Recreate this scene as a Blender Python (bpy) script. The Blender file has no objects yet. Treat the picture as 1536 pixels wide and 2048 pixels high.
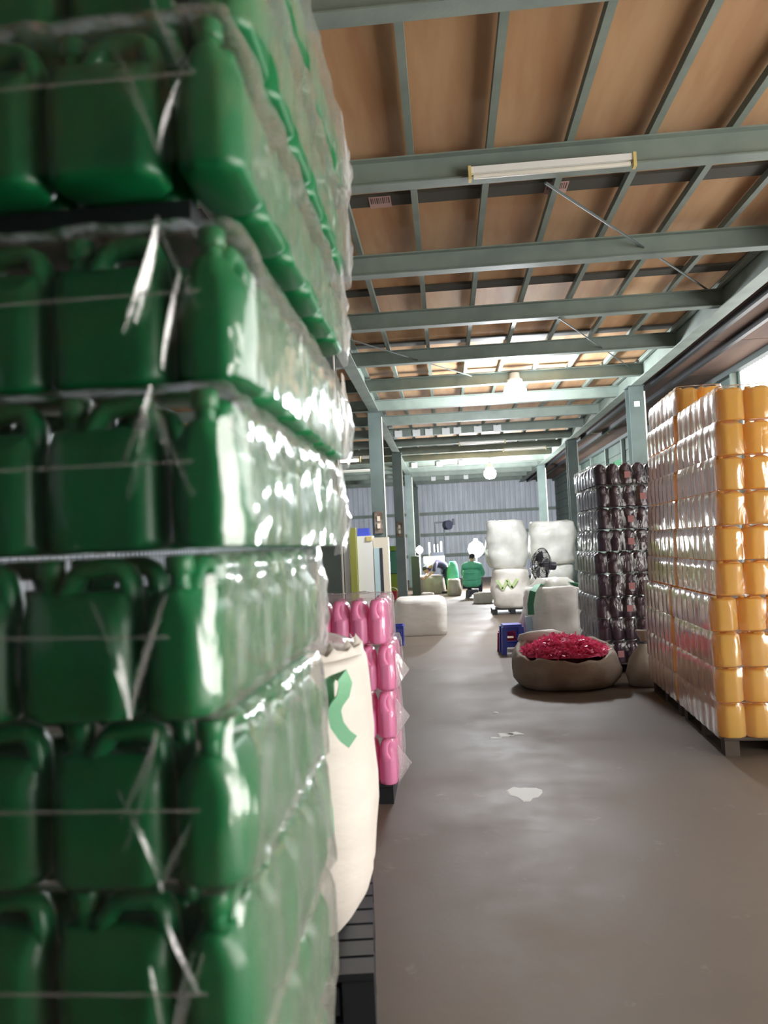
import bpy, bmesh, math, random
from mathutils import Vector, Matrix, noise as mnoise
random.seed(7)
R = math.radians
scene = bpy.context.scene
col = scene.collection

# ------------------------------------------------------------------ camera
F = 1500.0                    # focal length in pixels of a 1536 x 2048 frame
VPX, VPY = 892.0, 1090.0      # vanishing point of the aisle
HSLOPE = 0.045                # horizon rises to the right (camera roll)
CAM = Vector((0, 0, 1.6))
d_y = Vector(((VPX-768)/F, -(VPY-1024)/F, -1)).normalized()
e_h = Vector((1, HSLOPE, 0))
up_c = e_h.cross(d_y).normalized()
x_c = d_y.cross(up_c).normalized()
rot = Matrix((x_c, d_y, up_c))            # camera vector -> world vector
cam_data = bpy.data.cameras.new('camera')
cam = bpy.data.objects.new('camera', cam_data); col.objects.link(cam)
cam.matrix_world = Matrix.Translation(CAM) @ rot.to_4x4()
cam_data.sensor_fit = 'VERTICAL'; cam_data.sensor_height = 24.0
cam_data.lens = F/2048*24.0
cam_data.clip_start = 0.02; cam_data.clip_end = 300
cam_data.dof.use_dof = True
cam_data.dof.focus_distance = 6.5
cam_data.dof.aperture_fstop = 1.6
scene.camera = cam

def ray(px, py):
    return rot @ Vector(((px-768)/F, -(py-1024)/F, -1))
def at(px, py, Y):            # the point of the pixel's ray at depth Y
    d = ray(px, py); return CAM + d*(Y/d.y)
def ground(px, py, z=0.0):    # where the pixel's ray meets the height z
    d = ray(px, py); return CAM + d*((z-CAM.z)/d.z)

# ------------------------------------------------------------------ world and exposure
w = bpy.data.worlds.new('world'); scene.world = w; w.use_nodes = True
bg = w.node_tree.nodes['Background']
bg.inputs[0].default_value = (1.0, 0.96, 0.90, 1); bg.inputs[1].default_value = 11.0
scene.view_settings.view_transform = 'Standard'
scene.view_settings.look = 'None'
scene.view_settings.exposure = 0.3
scene.view_settings.gamma = 1.0
scene.view_settings.use_curve_mapping = False
scene.cycles.transparent_max_bounces = 24
scene.cycles.max_bounces = 8
scene.cycles.sample_clamp_indirect = 6.0
LAMP_W = 800.0                # each high bay lamp
WINDOW_E = 4.5                # daylight panels in the right wall

# ------------------------------------------------------------------ materials
def lin(c):
    c = c/255.0
    return c/12.92 if c <= 0.04045 else ((c+0.055)/1.055)**2.4
def rgb(r, g, b): return (lin(r), lin(g), lin(b), 1.0)
MATS = {}
def mat(name, c, rough=0.5, metal=0.0, c2=None, nscale=6.0, ndet=4.0, bump=0.0, bscale=40.0, spec=0.5, stretch=None,
        trans=0.0, sss=0.0, objvar=0.0, lo=0.4, hi=0.65, coat=0.0):
    m = bpy.data.materials.new(name); m.use_nodes = True
    nt = m.node_tree; N = nt.nodes; L = nt.links
    b = N['Principled BSDF']
    b.inputs['Roughness'].default_value = rough; b.inputs['Metallic'].default_value = metal
    b.inputs['Specular IOR Level'].default_value = spec
    b.inputs['Coat Weight'].default_value = coat
    b.inputs['Coat Roughness'].default_value = 0.12
    b.inputs['Base Color'].default_value = c
    tc = N.new('ShaderNodeTexCoord'); mp = N.new('ShaderNodeMapping')
    L.new(tc.outputs['Object'], mp.inputs[0])
    if stretch: mp.inputs['Scale'].default_value = stretch
    src = None
    if c2 is not None:
        n = N.new('ShaderNodeTexNoise'); n.inputs['Scale'].default_value = nscale; n.inputs['Detail'].default_value = ndet
        L.new(mp.outputs[0], n.inputs[0])
        r = N.new('ShaderNodeValToRGB'); r.color_ramp.elements[0].position = lo; r.color_ramp.elements[1].position = hi
        r.color_ramp.elements[0].color = c; r.color_ramp.elements[1].color = c2
        L.new(n.outputs[0], r.inputs[0]); src = r.outputs[0]
    if objvar:
        oi = N.new('ShaderNodeObjectInfo'); hs = N.new('ShaderNodeHueSaturation')
        mr = N.new('ShaderNodeMapRange'); mr.inputs[3].default_value = 1-objvar; mr.inputs[4].default_value = 1+objvar
        L.new(oi.outputs['Random'], mr.inputs[0]); L.new(mr.outputs[0], hs.inputs['Value'])
        if src: L.new(src, hs.inputs['Color'])
        else: hs.inputs['Color'].default_value = c
        src = hs.outputs[0]
    if src: L.new(src, b.inputs['Base Color'])
    if bump:
        n2 = N.new('ShaderNodeTexNoise'); n2.inputs['Scale'].default_value = bscale; n2.inputs['Detail'].default_value = 3
        L.new(mp.outputs[0], n2.inputs[0])
        bp = N.new('ShaderNodeBump'); bp.inputs['Strength'].default_value = bump; bp.inputs['Distance'].default_value = 0.02
        L.new(n2.outputs[0], bp.inputs['Height']); L.new(bp.outputs[0], b.inputs['Normal'])
    if trans:           # thin translucent plastic: part of the light goes through
        t = N.new('ShaderNodeBsdfTranslucent'); t.inputs[0].default_value = c
        if src: L.new(src, t.inputs[0])
        mx = N.new('ShaderNodeMixShader'); mx.inputs[0].default_value = trans
        L.new(b.outputs[0], mx.inputs[1]); L.new(t.outputs[0], mx.inputs[2])
        L.new(mx.outputs[0], N['Material Output'].inputs[0])
    MATS[name] = m
    return m
def emis(name, c, s):
    m = bpy.data.materials.new(name); m.use_nodes = True
    nt = m.node_tree; nt.nodes.remove(nt.nodes['Principled BSDF'])
    e = nt.nodes.new('ShaderNodeEmission'); e.inputs[0].default_value = c; e.inputs[1].default_value = s
    nt.links.new(e.outputs[0], nt.nodes['Material Output'].inputs[0])
    MATS[name] = m
    return m
def film_mat(name, haze, tint=(0.9, 0.9, 0.92, 1), rough=0.13, crease=0.5, stretch=(1, 1, 0.35), boost=1.0, scale=28, base=0.012):
    m = bpy.data.materials.new(name); m.use_nodes = True
    nt = m.node_tree; N = nt.nodes; L = nt.links
    N.remove(N['Principled BSDF'])
    tc = N.new('ShaderNodeTexCoord'); mp = N.new('ShaderNodeMapping'); mp.inputs['Scale'].default_value = stretch
    mp.inputs['Rotation'].default_value = (0.25, 0.2, 0.0)
    L.new(tc.outputs['Object'], mp.inputs[0])
    n = N.new('ShaderNodeTexNoise'); n.inputs['Scale'].default_value = scale; n.inputs['Detail'].default_value = 2.5
    n.inputs['Distortion'].default_value = 0.9
    L.new(mp.outputs[0], n.inputs[0])
    bp = N.new('ShaderNodeBump'); bp.inputs['Strength'].default_value = crease; bp.inputs['Distance'].default_value = 0.03
    L.new(n.outputs[0], bp.inputs['Height'])
    # reflectance of a thin sheet, the same from either side
    fa = N.new('ShaderNodeLayerWeight'); fa.inputs[0].default_value = 0.5; L.new(bp.outputs[0], fa.inputs['Normal'])
    pw_ = N.new('ShaderNodeMath'); pw_.operation = 'POWER'; pw_.inputs[1].default_value = 4.0; L.new(fa.outputs['Facing'], pw_.inputs[0])
    mul = N.new('ShaderNodeMath'); mul.operation = 'MULTIPLY_ADD'; mul.inputs[1].default_value = 0.8*boost; mul.inputs[2].default_value = 0.07*boost; mul.use_clamp = True
    L.new(pw_.outputs[0], mul.inputs[0])
    tr = N.new('ShaderNodeBsdfTransparent'); tr.inputs[0].default_value = (0.97, 0.97, 0.97, 1)
    gl = N.new('ShaderNodeBsdfGlossy'); gl.inputs[0].default_value = (1, 1, 1, 1); gl.inputs['Roughness'].default_value = rough
    L.new(bp.outputs[0], gl.inputs['Normal'])
    df = N.new('ShaderNodeBsdfDiffuse'); df.inputs[0].default_value = tint
    tl = N.new('ShaderNodeBsdfTranslucent'); tl.inputs[0].default_value = tint
    dm = N.new('ShaderNodeMixShader'); dm.inputs[0].default_value = 0.4
    L.new(df.outputs[0], dm.inputs[1]); L.new(tl.outputs[0], dm.inputs[2])
    # cloudy film: haze grows where one looks along it
    lw = N.new('ShaderNodeLayerWeight'); lw.inputs[0].default_value = 0.5
    p2_ = N.new('ShaderNodeMath'); p2_.operation = 'POWER'; p2_.inputs[1].default_value = 2.0; L.new(lw.outputs['Facing'], p2_.inputs[0])
    hz = N.new('ShaderNodeMath'); hz.operation = 'MULTIPLY_ADD'; hz.inputs[1].default_value = haze; hz.inputs[2].default_value = base
    hz.use_clamp = True
    L.new(p2_.outputs[0], hz.inputs[0])
    m1 = N.new('ShaderNodeMixShader'); L.new(hz.outputs[0], m1.inputs[0]); L.new(tr.outputs[0], m1.inputs[1]); L.new(dm.outputs[0], m1.inputs[2])
    m2 = N.new('ShaderNodeMixShader'); L.new(mul.outputs[0], m2.inputs[0]); L.new(m1.outputs[0], m2.inputs[1]); L.new(gl.outputs[0], m2.inputs[2])
    L.new(m2.outputs[0], N['Material Output'].inputs[0])
    MATS[name] = m
    return m

mat('steel', rgb(132, 144, 135), 0.55, 0.0, rgb(118, 130, 123), 2.5, bump=0.05)
mat('steel_dark', rgb(70, 80, 78), 0.6)
mat('column', rgb(100, 114, 110), 0.6, 0.0, rgb(86, 99, 96), 2.0)
mat('rust', rgb(92, 74, 62), 0.8, 0.0, rgb(150, 140, 128), 5.0)
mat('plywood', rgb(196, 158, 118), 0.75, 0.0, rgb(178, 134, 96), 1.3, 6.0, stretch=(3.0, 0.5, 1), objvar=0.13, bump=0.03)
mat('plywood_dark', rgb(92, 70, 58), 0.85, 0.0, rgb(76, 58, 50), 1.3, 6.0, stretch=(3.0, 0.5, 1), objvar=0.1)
mat('batten', rgb(74, 72, 66), 0.7)
mat('wall_sheet', rgb(206, 212, 222), 0.5, 0.0, rgb(190, 196, 206), 0.8, objvar=0.05)
mat('wall_green', rgb(84, 98, 90), 0.7, 0.0, rgb(66, 80, 74), 1.1)
mat('green', rgb(18, 116, 66), 0.34, 0.0, rgb(15, 104, 60), 3.0, bump=0.03, bscale=25, trans=0.10)
mat('green_cap', rgb(16, 108, 62), 0.35)
mat('pink', rgb(255, 158, 208), 0.28, trans=0.3)
mat('pink_cap', rgb(248, 150, 200), 0.35)
mat('yellow', rgb(255, 212, 104), 0.3, trans=0.45, objvar=0.04)
mat('purple', rgb(62, 38, 56), 0.3, trans=0.12, objvar=0.1)
mat('violet', rgb(150, 70, 160), 0.3, trans=0.3)
mat('label_pink', rgb(168, 112, 112), 0.6)
mat('woven', rgb(228, 221, 213), 0.62, 0.0, rgb(214, 206, 198), 1.5, bump=0.35, bscale=7, stretch=(1, 1, 2.2), trans=0.12)
mat('woven_white', rgb(250, 246, 240), 0.6, 0.0, rgb(238, 233, 226), 1.5, bump=0.35, bscale=7, stretch=(1, 1, 2.2), trans=0.3)
mat('woven_grey', rgb(186, 178, 166), 0.65, 0.0, rgb(150, 140, 128), 2.2, bump=0.4, bscale=6, trans=0.1)
mat('woven_brown', rgb(150, 134, 118), 0.7, 0.0, rgb(196, 186, 176), 1.7, bump=0.4, bscale=6, lo=0.45, hi=0.8)
mat('sheet_white', rgb(238, 238, 232), 0.3, 0.0, rgb(218, 220, 214), 3.0, bump=0.6, bscale=6, trans=0.3)
mat('strap', rgb(142, 206, 164), 0.65, bump=0.1, bscale=200)
mat('strap_dark', rgb(84, 156, 120), 0.65)
mat('black_plastic', rgb(30, 32, 36), 0.45)
mat('fan_black', rgb(40, 42, 54), 0.4)
mat('fan_grey', rgb(120, 120, 126), 0.3)
mat('blue', rgb(74, 90, 196), 0.35)
mat('red', rgb(196, 44, 66), 0.35)
mat('shavings', rgb(255, 116, 164), 0.4, 0.0, rgb(236, 74, 124), 30, trans=0.2)
mat('lime', rgb(146, 182, 62), 0.45)
mat('olive', rgb(150, 152, 76), 0.5)
mat('cream', rgb(226, 216, 196), 0.45)
mat('white_paint', rgb(240, 240, 236), 0.4)
mat('tube_white', rgb(238, 234, 222), 0.35)
mat('tube_end', rgb(220, 200, 130), 0.5)
mat('pale_blue', rgb(190, 216, 222), 0.3)
mat('teal_glass', rgb(70, 150, 124), 0.12)
mat('dark_metal', rgb(58, 62, 70), 0.5)
mat('grey_paint', rgb(178, 186, 182), 0.45)
mat('paper', rgb(235, 238, 238), 0.6)
mat('paper_pink', rgb(196, 160, 152), 0.6)
mat('ink', rgb(70, 60, 60), 0.6)
mat('wood_dark', rgb(70, 60, 52), 0.75, 0.0, rgb(52, 44, 40), 4.0)
mat('skin', rgb(206, 160, 136), 0.55, sss=0.1)
mat('hair', rgb(36, 36, 48), 0.5)
mat('jacket_green', rgb(100, 200, 160), 0.6, 0.0, rgb(84, 182, 146), 5.0, bump=0.4, bscale=12)
mat('cloth_dark', rgb(66, 62, 92), 0.7, bump=0.2, bscale=15)
mat('trousers', rgb(50, 58, 76), 0.7)
mat('leaf_print', rgb(180, 204, 146), 0.6)
mat('net_green', rgb(48, 150, 96), 0.6, trans=0.4)
mat('white_patch', rgb(205, 210, 205), 0.6)
film_mat('film', 0.55, (0.50, 0.51, 0.46, 1), rough=0.10, crease=0.3, stretch=(1, 1, 0.3), boost=0.9, scale=14)
film_mat('film_crease', 0.2, rough=0.08, crease=0.1, boost=1.3, base=0.03)
film_mat('film_yellow', 1.45, (0.90, 0.83, 0.82, 1), 0.12, 0.12, boost=1.5, scale=14)
film_mat('film_dark', 0.45, (0.9, 0.92, 0.94, 1), 0.12, 0.25, boost=0.45, scale=16)
film_mat('film_pink', 0.3, (0.95, 0.88, 0.92, 1), 0.12, 0.35, boost=0.8, scale=16)
film_mat('film_fold', 0.5, (0.92, 0.9, 0.9, 1), 0.15, 0.4, scale=16, base=0.2)
emis('lamp_glow', (0.82, 0.91, 1.0, 1), 60.0)
emis('work_glow', (0.95, 0.97, 1.0, 1), 22.0)
emis('added_tube_glow', (0.95, 0.98, 1.0, 1), 40.0)
emis('daylight_panel', (1.0, 0.98, 0.95, 1), WINDOW_E)

# concrete floor: stains, pale chalky spots, worn sheen
def floor_mat():
    m = bpy.data.materials.new('concrete'); m.use_nodes = True
    nt = m.node_tree; N = nt.nodes; L = nt.links; b = N['Principled BSDF']
    tc = N.new('ShaderNodeTexCoord')
    n1 = N.new('ShaderNodeTexNoise'); n1.inputs['Scale'].default_value = 0.9; n1.inputs['Detail'].default_value = 7; n1.inputs['Roughness'].default_value = 0.65
    L.new(tc.outputs['Object'], n1.inputs[0])
    r1 = N.new('ShaderNodeValToRGB'); e = r1.color_ramp.elements
    e[0].position = 0.3; e[0].color = rgb(90, 79, 69); e[1].position = 0.72; e[1].color = rgb(112, 99, 87)
    L.new(n1.outputs[0], r1.inputs[0])
    n2 = N.new('ShaderNodeTexNoise'); n2.inputs['Scale'].default_value = 3.2; n2.inputs['Detail'].default_value = 9; n2.inputs['Roughness'].default_value = 0.75
    L.new(tc.outputs['Object'], n2.inputs[0])
    r2 = N.new('ShaderNodeValToRGB'); e = r2.color_ramp.elements
    e[0].position = 0.60; e[0].color = (0, 0, 0, 1); e[1].position = 0.78; e[1].color = (1, 1, 1, 1)
    L.new(n2.outputs[0], r2.inputs[0])
    mx = N.new('ShaderNodeMix'); mx.data_type = 'RGBA'
    L.new(r2.outputs[0], mx.inputs[0]); L.new(r1.outputs[0], mx.inputs[6]); mx.inputs[7].default_value = rgb(140, 132, 124)
    L.new(mx.outputs[2], b.inputs['Base Color'])
    r3 = N.new('ShaderNodeMapRange'); r3.inputs[1].default_value = 0.3; r3.inputs[2].default_value = 0.7; r3.inputs[3].default_value = 0.50; r3.inputs[4].default_value = 0.70
    L.new(n1.outputs[0], r3.inputs[0]); L.new(r3.outputs[0], b.inputs['Roughness'])
    bp = N.new('ShaderNodeBump'); bp.inputs['Strength'].default_value = 0.12; bp.inputs['Distance'].default_value = 0.02
    L.new(n2.outputs[0], bp.inputs['Height']); L.new(bp.outputs[0], b.inputs['Normal'])
    MATS['concrete'] = m
floor_mat()

# ------------------------------------------------------------------ mesh helpers
class MB:
    def __init__(s): s.v = []; s.f = []
    def add(s, vs, fs):
        o = len(s.v); s.v += [tuple(p) for p in vs]; s.f += [tuple(i+o for i in f) for f in fs]; return s
    def box(s, x0, x1, y0, y1, z0, z1):
        vs = [(x, y, z) for z in (z0, z1) for y in (y0, y1) for x in (x0, x1)]
        return s.add(vs, [(0,2,3,1), (4,5,7,6), (0,1,5,4), (2,6,7,3), (0,4,6,2), (1,3,7,5)])
    def frustum(s, c, a, b, z0, z1, a2, b2, dx=0, dy=0):
        x, y = c
        vs = [(x+i*a/2, y+j*b/2, z0) for j in (-1, 1) for i in (-1, 1)] + [(x+dx+i*a2/2, y+dy+j*b2/2, z1) for j in (-1, 1) for i in (-1, 1)]
        return s.add(vs, [(0,2,3,1), (4,5,7,6), (0,1,5,4), (2,6,7,3), (0,4,6,2), (1,3,7,5)])
    def rings(s, rings, closed=True, cap0=True, cap1=True):
        n = len(rings[0]); o = len(s.v); fs = []
        for r in rings: s.v += [tuple(p) for p in r]
        for k in range(len(rings)-1):
            for i in range(n if closed else n-1):
                j = (i+1) % n
                fs.append((o+k*n+i, o+k*n+j, o+(k+1)*n+j, o+(k+1)*n+i))
        if cap0: fs.append(tuple(o+i for i in range(n-1, -1, -1)))
        if cap1: fs.append(tuple(o+(len(rings)-1)*n+i for i in range(n)))
        s.f += fs; return s
    def lathe(s, prof, seg=16, c=(0, 0, 0)):
        rs = [[(c[0]+r*math.cos(2*math.pi*i/seg), c[1]+r*math.sin(2*math.pi*i/seg), c[2]+z) for i in range(seg)] for r, z in prof]
        return s.rings(rs)
    def tube(s, path, ra, rb=None, seg=8, side=None, cap=True):
        """swept ellipse: ra in the plane of the path, rb along side"""
        path = [Vector(p) for p in path]; n = len(path)
        rs = []; prev = None
        for i, p in enumerate(path):
            t = (path[min(i+1, n-1)]-path[max(i-1, 0)]).normalized()
            if side is not None: sd = Vector(side); sd = (sd-t*sd.dot(t)).normalized()
            else:
                if prev is None:
                    a = Vector((0, 0, 1)) if abs(t.z) < 0.9 else Vector((1, 0, 0)); sd = t.cross(a).normalized()
                else: sd = (prev-t*prev.dot(t)).normalized()
            prev = sd; nm = sd.cross(t)
            r1 = ra[i] if isinstance(ra, (list, tuple)) else ra
            r2 = r1 if rb is None else (rb[i] if isinstance(rb, (list, tuple)) else rb)
            rs.append([p+nm*(r1*math.cos(2*math.pi*k/seg))+sd*(r2*math.sin(2*math.pi*k/seg)) for k in range(seg)])
        return s.rings(rs, True, cap, cap)
    def ribbon(s, path, width, side, th=0.004):
        """flat strap: width along side, thickness th"""
        path = [Vector(p) for p in path]; n = len(path); rs = []
        for i, p in enumerate(path):
            t = (path[min(i+1, n-1)]-path[max(i-1, 0)]).normalized()
            sv = side[i] if isinstance(side, list) else side
            sd = Vector(sv); sd = (sd-t*sd.dot(t)).normalized(); nm = sd.cross(t)
            rs.append([p+sd*width/2+nm*th/2, p-sd*width/2+nm*th/2, p-sd*width/2-nm*th/2, p+sd*width/2-nm*th/2])
        return s.rings(rs)
    def mesh(s, name, m, smooth=False, angle=45):
        me = bpy.data.meshes.new(name); me.from_pydata(s.v, [], s.f); me.update()
        bm = bmesh.new(); bm.from_mesh(me); bmesh.ops.recalc_face_normals(bm, faces=bm.faces); bm.to_mesh(me); bm.free()
        if m: me.materials.append(MATS[m])
        if smooth:
            me.shade_smooth(); me.set_sharp_from_angle(angle=R(angle))
        return me
    def build(s, name, m, parent=None, smooth=False, loc=(0, 0, 0), rz=0.0, angle=45):
        return put(name, s.mesh(name, m, smooth, angle), parent, loc, rz)
def put(name, me, parent=None, loc=(0, 0, 0), rz=0.0, rxyz=None):
    o = bpy.data.objects.new(name, me); col.objects.link(o)
    o.location = loc; o.rotation_euler = rxyz if rxyz else (0, 0, rz)
    if parent is not None: o.parent = parent
    return o
def tag(o, label, cat, group=None):
    o['label'] = label; o['category'] = cat
    if group: o['group'] = group
    return o
def thing(name, label, cat, loc=(0, 0, 0), rz=0.0, group=None):
    o = put(name, None, None, loc, rz); o.empty_display_size = 0.1
    return tag(o, label, cat, group)
def structure(o): o['kind'] = 'structure'; return o
def sno(x, y, z, seed=0.0): return mnoise.noise(Vector((x+seed*13.7, y+seed*7.3, z-seed*5.1)))

# ------------------------------------------------------------------ the building
XL, XR = -1.35, 3.68            # rows of columns
XWL, XWR = -8.6, 5.25           # side walls
YB = 36.0                       # back wall
Z_BEAM, Z_JOIST, Z_PLY = 4.48, 4.70, 4.80
Y_OPEN = -6.0                   # front wall, behind the viewer
ADDED_DOOR = (-1.8, 2.7, 3.0)         # unseen right-wall doorway, added to light the yellow stack: from, to, height

floor = structure(put('floor', None))
# slab cast in bays
b = MB().box(XWL, XWR+0.3, Y_OPEN-0.3, YB+0.3, -0.2, 0.0)
b.build('slab', 'concrete', floor)
# chalky spills on the concrete (they keep their own shape)
for k, (px, py, sx, sy) in enumerate([(1048, 1586, 0.10, 0.13), (1010, 1470, 0.07, 0.06), (990, 1476, 0.05, 0.03), (1030, 1467, 0.06, 0.05), (992, 1425, 0.025, 0.03)]):
    p = ground(px, py); ring = []; rnd = random.Random(k)
    for i in range(18):
        a = 2*math.pi*i/18; q = 1+0.45*(rnd.random()-0.5)+0.2*math.sin(3*a+k)
        ring.append((sx*q*math.cos(a), sy*q*math.sin(a), 0))
    s = MB(); s.rings([[(x, y, 0.0) for x, y, z in ring], [(x*0.9, y*0.9, 0.002) for x, y, z in ring]])
    s.build('chalk_spill', 'white_patch', floor, loc=(p.x, p.y, 0.0))

ceiling = structure(put('ceiling', None))
def ibeam(x0, x1, h, wf, tf=0.012, tw=0.009):
    """an H section running along x, base at z = 0, centred on y = 0"""
    m = MB(); m.box(x0, x1, -wf/2, wf/2, 0, tf); m.box(x0, x1, -wf/2, wf/2, h-tf, h); m.box(x0, x1, -tw/2, tw/2, tf, h-tf)
    return m
BEAM_Y = [5.88+1.95*k for k in range(-6, 16)]
beam_mesh = ibeam(XWL, XR, Z_JOIST-Z_BEAM, 0.13).mesh('roof_beam', 'steel')
for y in BEAM_Y: put('roof_beam', beam_mesh, ceiling, (0, y, Z_BEAM))
gird_mesh = ibeam(Y_OPEN, YB, 0.34, 0.2, 0.016, 0.012).mesh('girder', 'steel')
for x in (XL, XR): put('girder', gird_mesh, ceiling, (x, 0, 4.42), R(90))
joist_x = [-0.13+0.625*k for k in range(-13, 7)]
jm = MB().box(-0.028, 0.028, Y_OPEN, YB, 0, Z_PLY-Z_JOIST-0.03).mesh('joist', 'steel')
for x in joist_x: put('joist', jm, ceiling, (x, 0, Z_JOIST))
batm = MB().box(XWL, XR, -0.10, 0.10, 0, 0.028).mesh('batten', 'batten')
BAT_Y = [6.72+2.46*k for k in range(-5, 12)]
for y in BAT_Y: put('batten', batm, ceiling, (0, y, Z_PLY-0.029))
pm = MB().box(-0.621, 0.621, -1.224, 1.224, 0, 0.02).mesh('plywood_panel', 'plywood')
for y in [b_+1.23 for b_ in BAT_Y]+[BAT_Y[0]-1.23]:
    for k in range(-6, 3):
        put('plywood_panel', pm, ceiling, (-0.13+0.625+1.25*k, y, Z_PLY+0.002*((k+int(y)) % 3)))
# the deck over it stops daylight
MB().box(XWL-0.3, XWR+0.3, Y_OPEN, YB+0.3, Z_PLY+0.04, Z_PLY+0.14).build('deck_slab', 'steel_dark', ceiling)
# lower boarded soffit over the narrow bay on the right
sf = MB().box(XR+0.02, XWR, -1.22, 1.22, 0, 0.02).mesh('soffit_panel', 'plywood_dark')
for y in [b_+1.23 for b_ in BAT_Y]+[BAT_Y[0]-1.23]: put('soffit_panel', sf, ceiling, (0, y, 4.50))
sj = MB().box(-0.035, 0.035, Y_OPEN, YB, 0, 0.09).mesh('soffit_joist', 'black_plastic')
for x in (3.98, 4.42): put('soffit_joist', sj, ceiling, (x, 0, 4.41))
# bracing rods under the beams
def rod(p, q, r, name, m, parent):
    return MB().tube([p, q], r, seg=6).build(name, m, parent)
rod((0.93, 5.95, 4.45), (3.5, 9.8, 4.72), 0.012, 'brace_rod', 'steel_dark', ceiling)
rod((-1.3, 9.9, 4.47), (0.6, 13.4, 4.6), 0.010, 'brace_rod', 'steel_dark', ceiling)
rod((1.6, 9.75, 4.47), (3.4, 13.5, 4.6), 0.010, 'brace_rod', 'steel_dark', ceiling)
# paper slips printed with a bar code, stuck to the battens
for px, py in ((760, 396), (1112, 362)):
    p = at(px, py, 6.72)
    c = MB().box(-0.1, 0.1, -0.10, 0.12, -0.003, 0).build('paper_slip', 'paper_pink', ceiling, loc=(p.x, 6.72, Z_PLY-0.031))
    for i in range(10):
        MB().box(-0.085+i*0.018, -0.085+i*0.018+(0.006 if i % 3 else 0.010), -0.08, 0.03, -0.0045, -0.003).build('bar_mark', 'ink', c)

# back wall of profiled sheets between steel rails
wall_back = structure(put('wall_back', None))
def profiled(wd, h, pitch, depth, horizontal=False):
    """trapezoid sheet wd wide (x) and h high, facing -y"""
    m = MB(); n = int(round(wd/pitch)); p = wd/n; pts = []
    for i in range(n):
        x = i*p; pts += [(x, 0), (x+0.55*p, 0), (x+0.66*p, -depth), (x+0.89*p, -depth)]
    pts.append((wd, 0))
    a = [(x, y, 0) for x, y in pts]; t = [(x, y, h) for x, y in pts]
    m.rings([a, t], False, False, False)
    a2 = [(x, y+0.01, 0) for x, y in pts]; t2 = [(x, y+0.01, h) for x, y in pts]
    m.rings([a2, t2], False, False, False)
    return m
sh = profiled(0.96, 4.9, 0.24, 0.035).mesh('wall_sheet', 'wall_sheet')
x = XWL
while x < XWR+0.5:
    put('wall_sheet', sh, wall_back, (x, YB, 0)); x += 0.96
rl = MB().box(XWL, XWR, -0.10, -0.036, 0, 0.14).mesh('wall_rail', 'steel')
for z in (1.05, 2.05, 3.05): put('wall_rail', rl, wall_back, (0, YB, z))
MB().box(XWL-0.3, XWR+0.6, 0.06, 0.2, 0, 4.9).build('wall_backing', 'steel_dark', wall_back, loc=(0, YB, 0))

wall_left = structure(put('wall_left', None))
sh2 = profiled(2.4, 4.9, 0.3, 0.04).mesh('wall_sheet', 'wall_sheet')
y = Y_OPEN
while y < YB-0.5:
    put('wall_sheet', sh2, wall_left, (XWL, y+2.4, 0), rxyz=(0, 0, R(-90))); y += 2.4
MB().box(-0.2, -0.06, Y_OPEN, YB, 0, 4.9).build('wall_backing', 'steel_dark', wall_left, loc=(XWL, 0, 0))

# right wall: greenish weatherboards on posts, daylight sheets over a low wall near the front
wall_right = structure(put('wall_right', None))
Y_WIN = 13.5
bd = MB()
bd.rings([[(0, Y_WIN, 0), (0.03, Y_WIN, 0), (0.03, Y_WIN, 0.33), (0.012, Y_WIN, 0.33)], [(0, YB, 0), (0.03, YB, 0), (0.03, YB, 0.33), (0.012, YB, 0.33)]])
bdm = bd.mesh('wall_board', 'wall_green')
for k in range(14): put('wall_board', bdm, wall_right, (XWR, 0, k*0.34))
bl = MB().box(0, 0.06, ADDED_DOOR[1], Y_WIN, 0, 0.33).mesh('wall_board', 'wall_green')
for k in range(7): put('wall_board', bl, wall_right, (XWR, 0, k*0.34))
MB().box(0, 0.06, Y_OPEN, ADDED_DOOR[0], 0, 4.4).build('wall_panel', 'wall_green', wall_right, loc=(XWR, 0, 0))
MB().box(0, 0.06, ADDED_DOOR[0], ADDED_DOOR[1], ADDED_DOOR[2], 4.4).build('added_door_lintel', 'wall_green', wall_right, loc=(XWR, 0, 0))  # wall above the added, unseen doorway
wall_front = structure(put('wall_front', None))
sh3 = profiled(2.4, 4.9, 0.3, 0.04).mesh('wall_sheet', 'wall_green')
x = XWR+0.1
while x > XWL:
    put('wall_sheet', sh3, wall_front, (x, Y_OPEN, 0), R(180)); x -= 2.4
MB().box(XWL-0.3, XWR+0.3, Y_OPEN-0.2, Y_OPEN-0.06, 0, 4.9).build('wall_backing', 'steel_dark', wall_front)
pt = MB().box(-0.09, 0, -0.05, 0.05, 0, 4.45).mesh('wall_post', 'steel')
for y in (13.62, 15.5, 17.6, 19.8, 22.0, 24.2, 26.6, 29.0, 31.4): put('wall_post', pt, wall_right, (XWR, y, 0))
MB().box(0.06, 0.2, Y_WIN, YB, 0, 4.9).build('wall_backing', 'steel_dark', wall_right, loc=(XWR, 0, 0))
MB().box(-0.1, 0.08, Y_OPEN, YB, 0, 0.3).build('eaves_beam', 'steel_dark', wall_right, loc=(XWR, 0, 4.40))
for y0 in (22.3, 23.4): MB().box(-0.02, -0.004, y0, y0+0.95, 3.1, 3.9).build('green_net', 'net_green', wall_right, loc=(XWR, 0, 0))
window_1 = structure(put('window_1', None))
ps = profiled(1.0, 2.02, 0.125, 0.04).mesh('window_pane', 'daylight_panel')
y = 3.0
while y < Y_WIN-0.2:
    put('window_pane', ps, window_1, (XWR+0.06, y+0.99, 2.385), rxyz=(0, 0, R(-90))); y += 1.0
MB().box(0.0, 0.08, ADDED_DOOR[1], 3.0, 2.38, 4.4).build('window_blank', 'wall_green', window_1, loc=(XWR, 0, 0))

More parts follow.
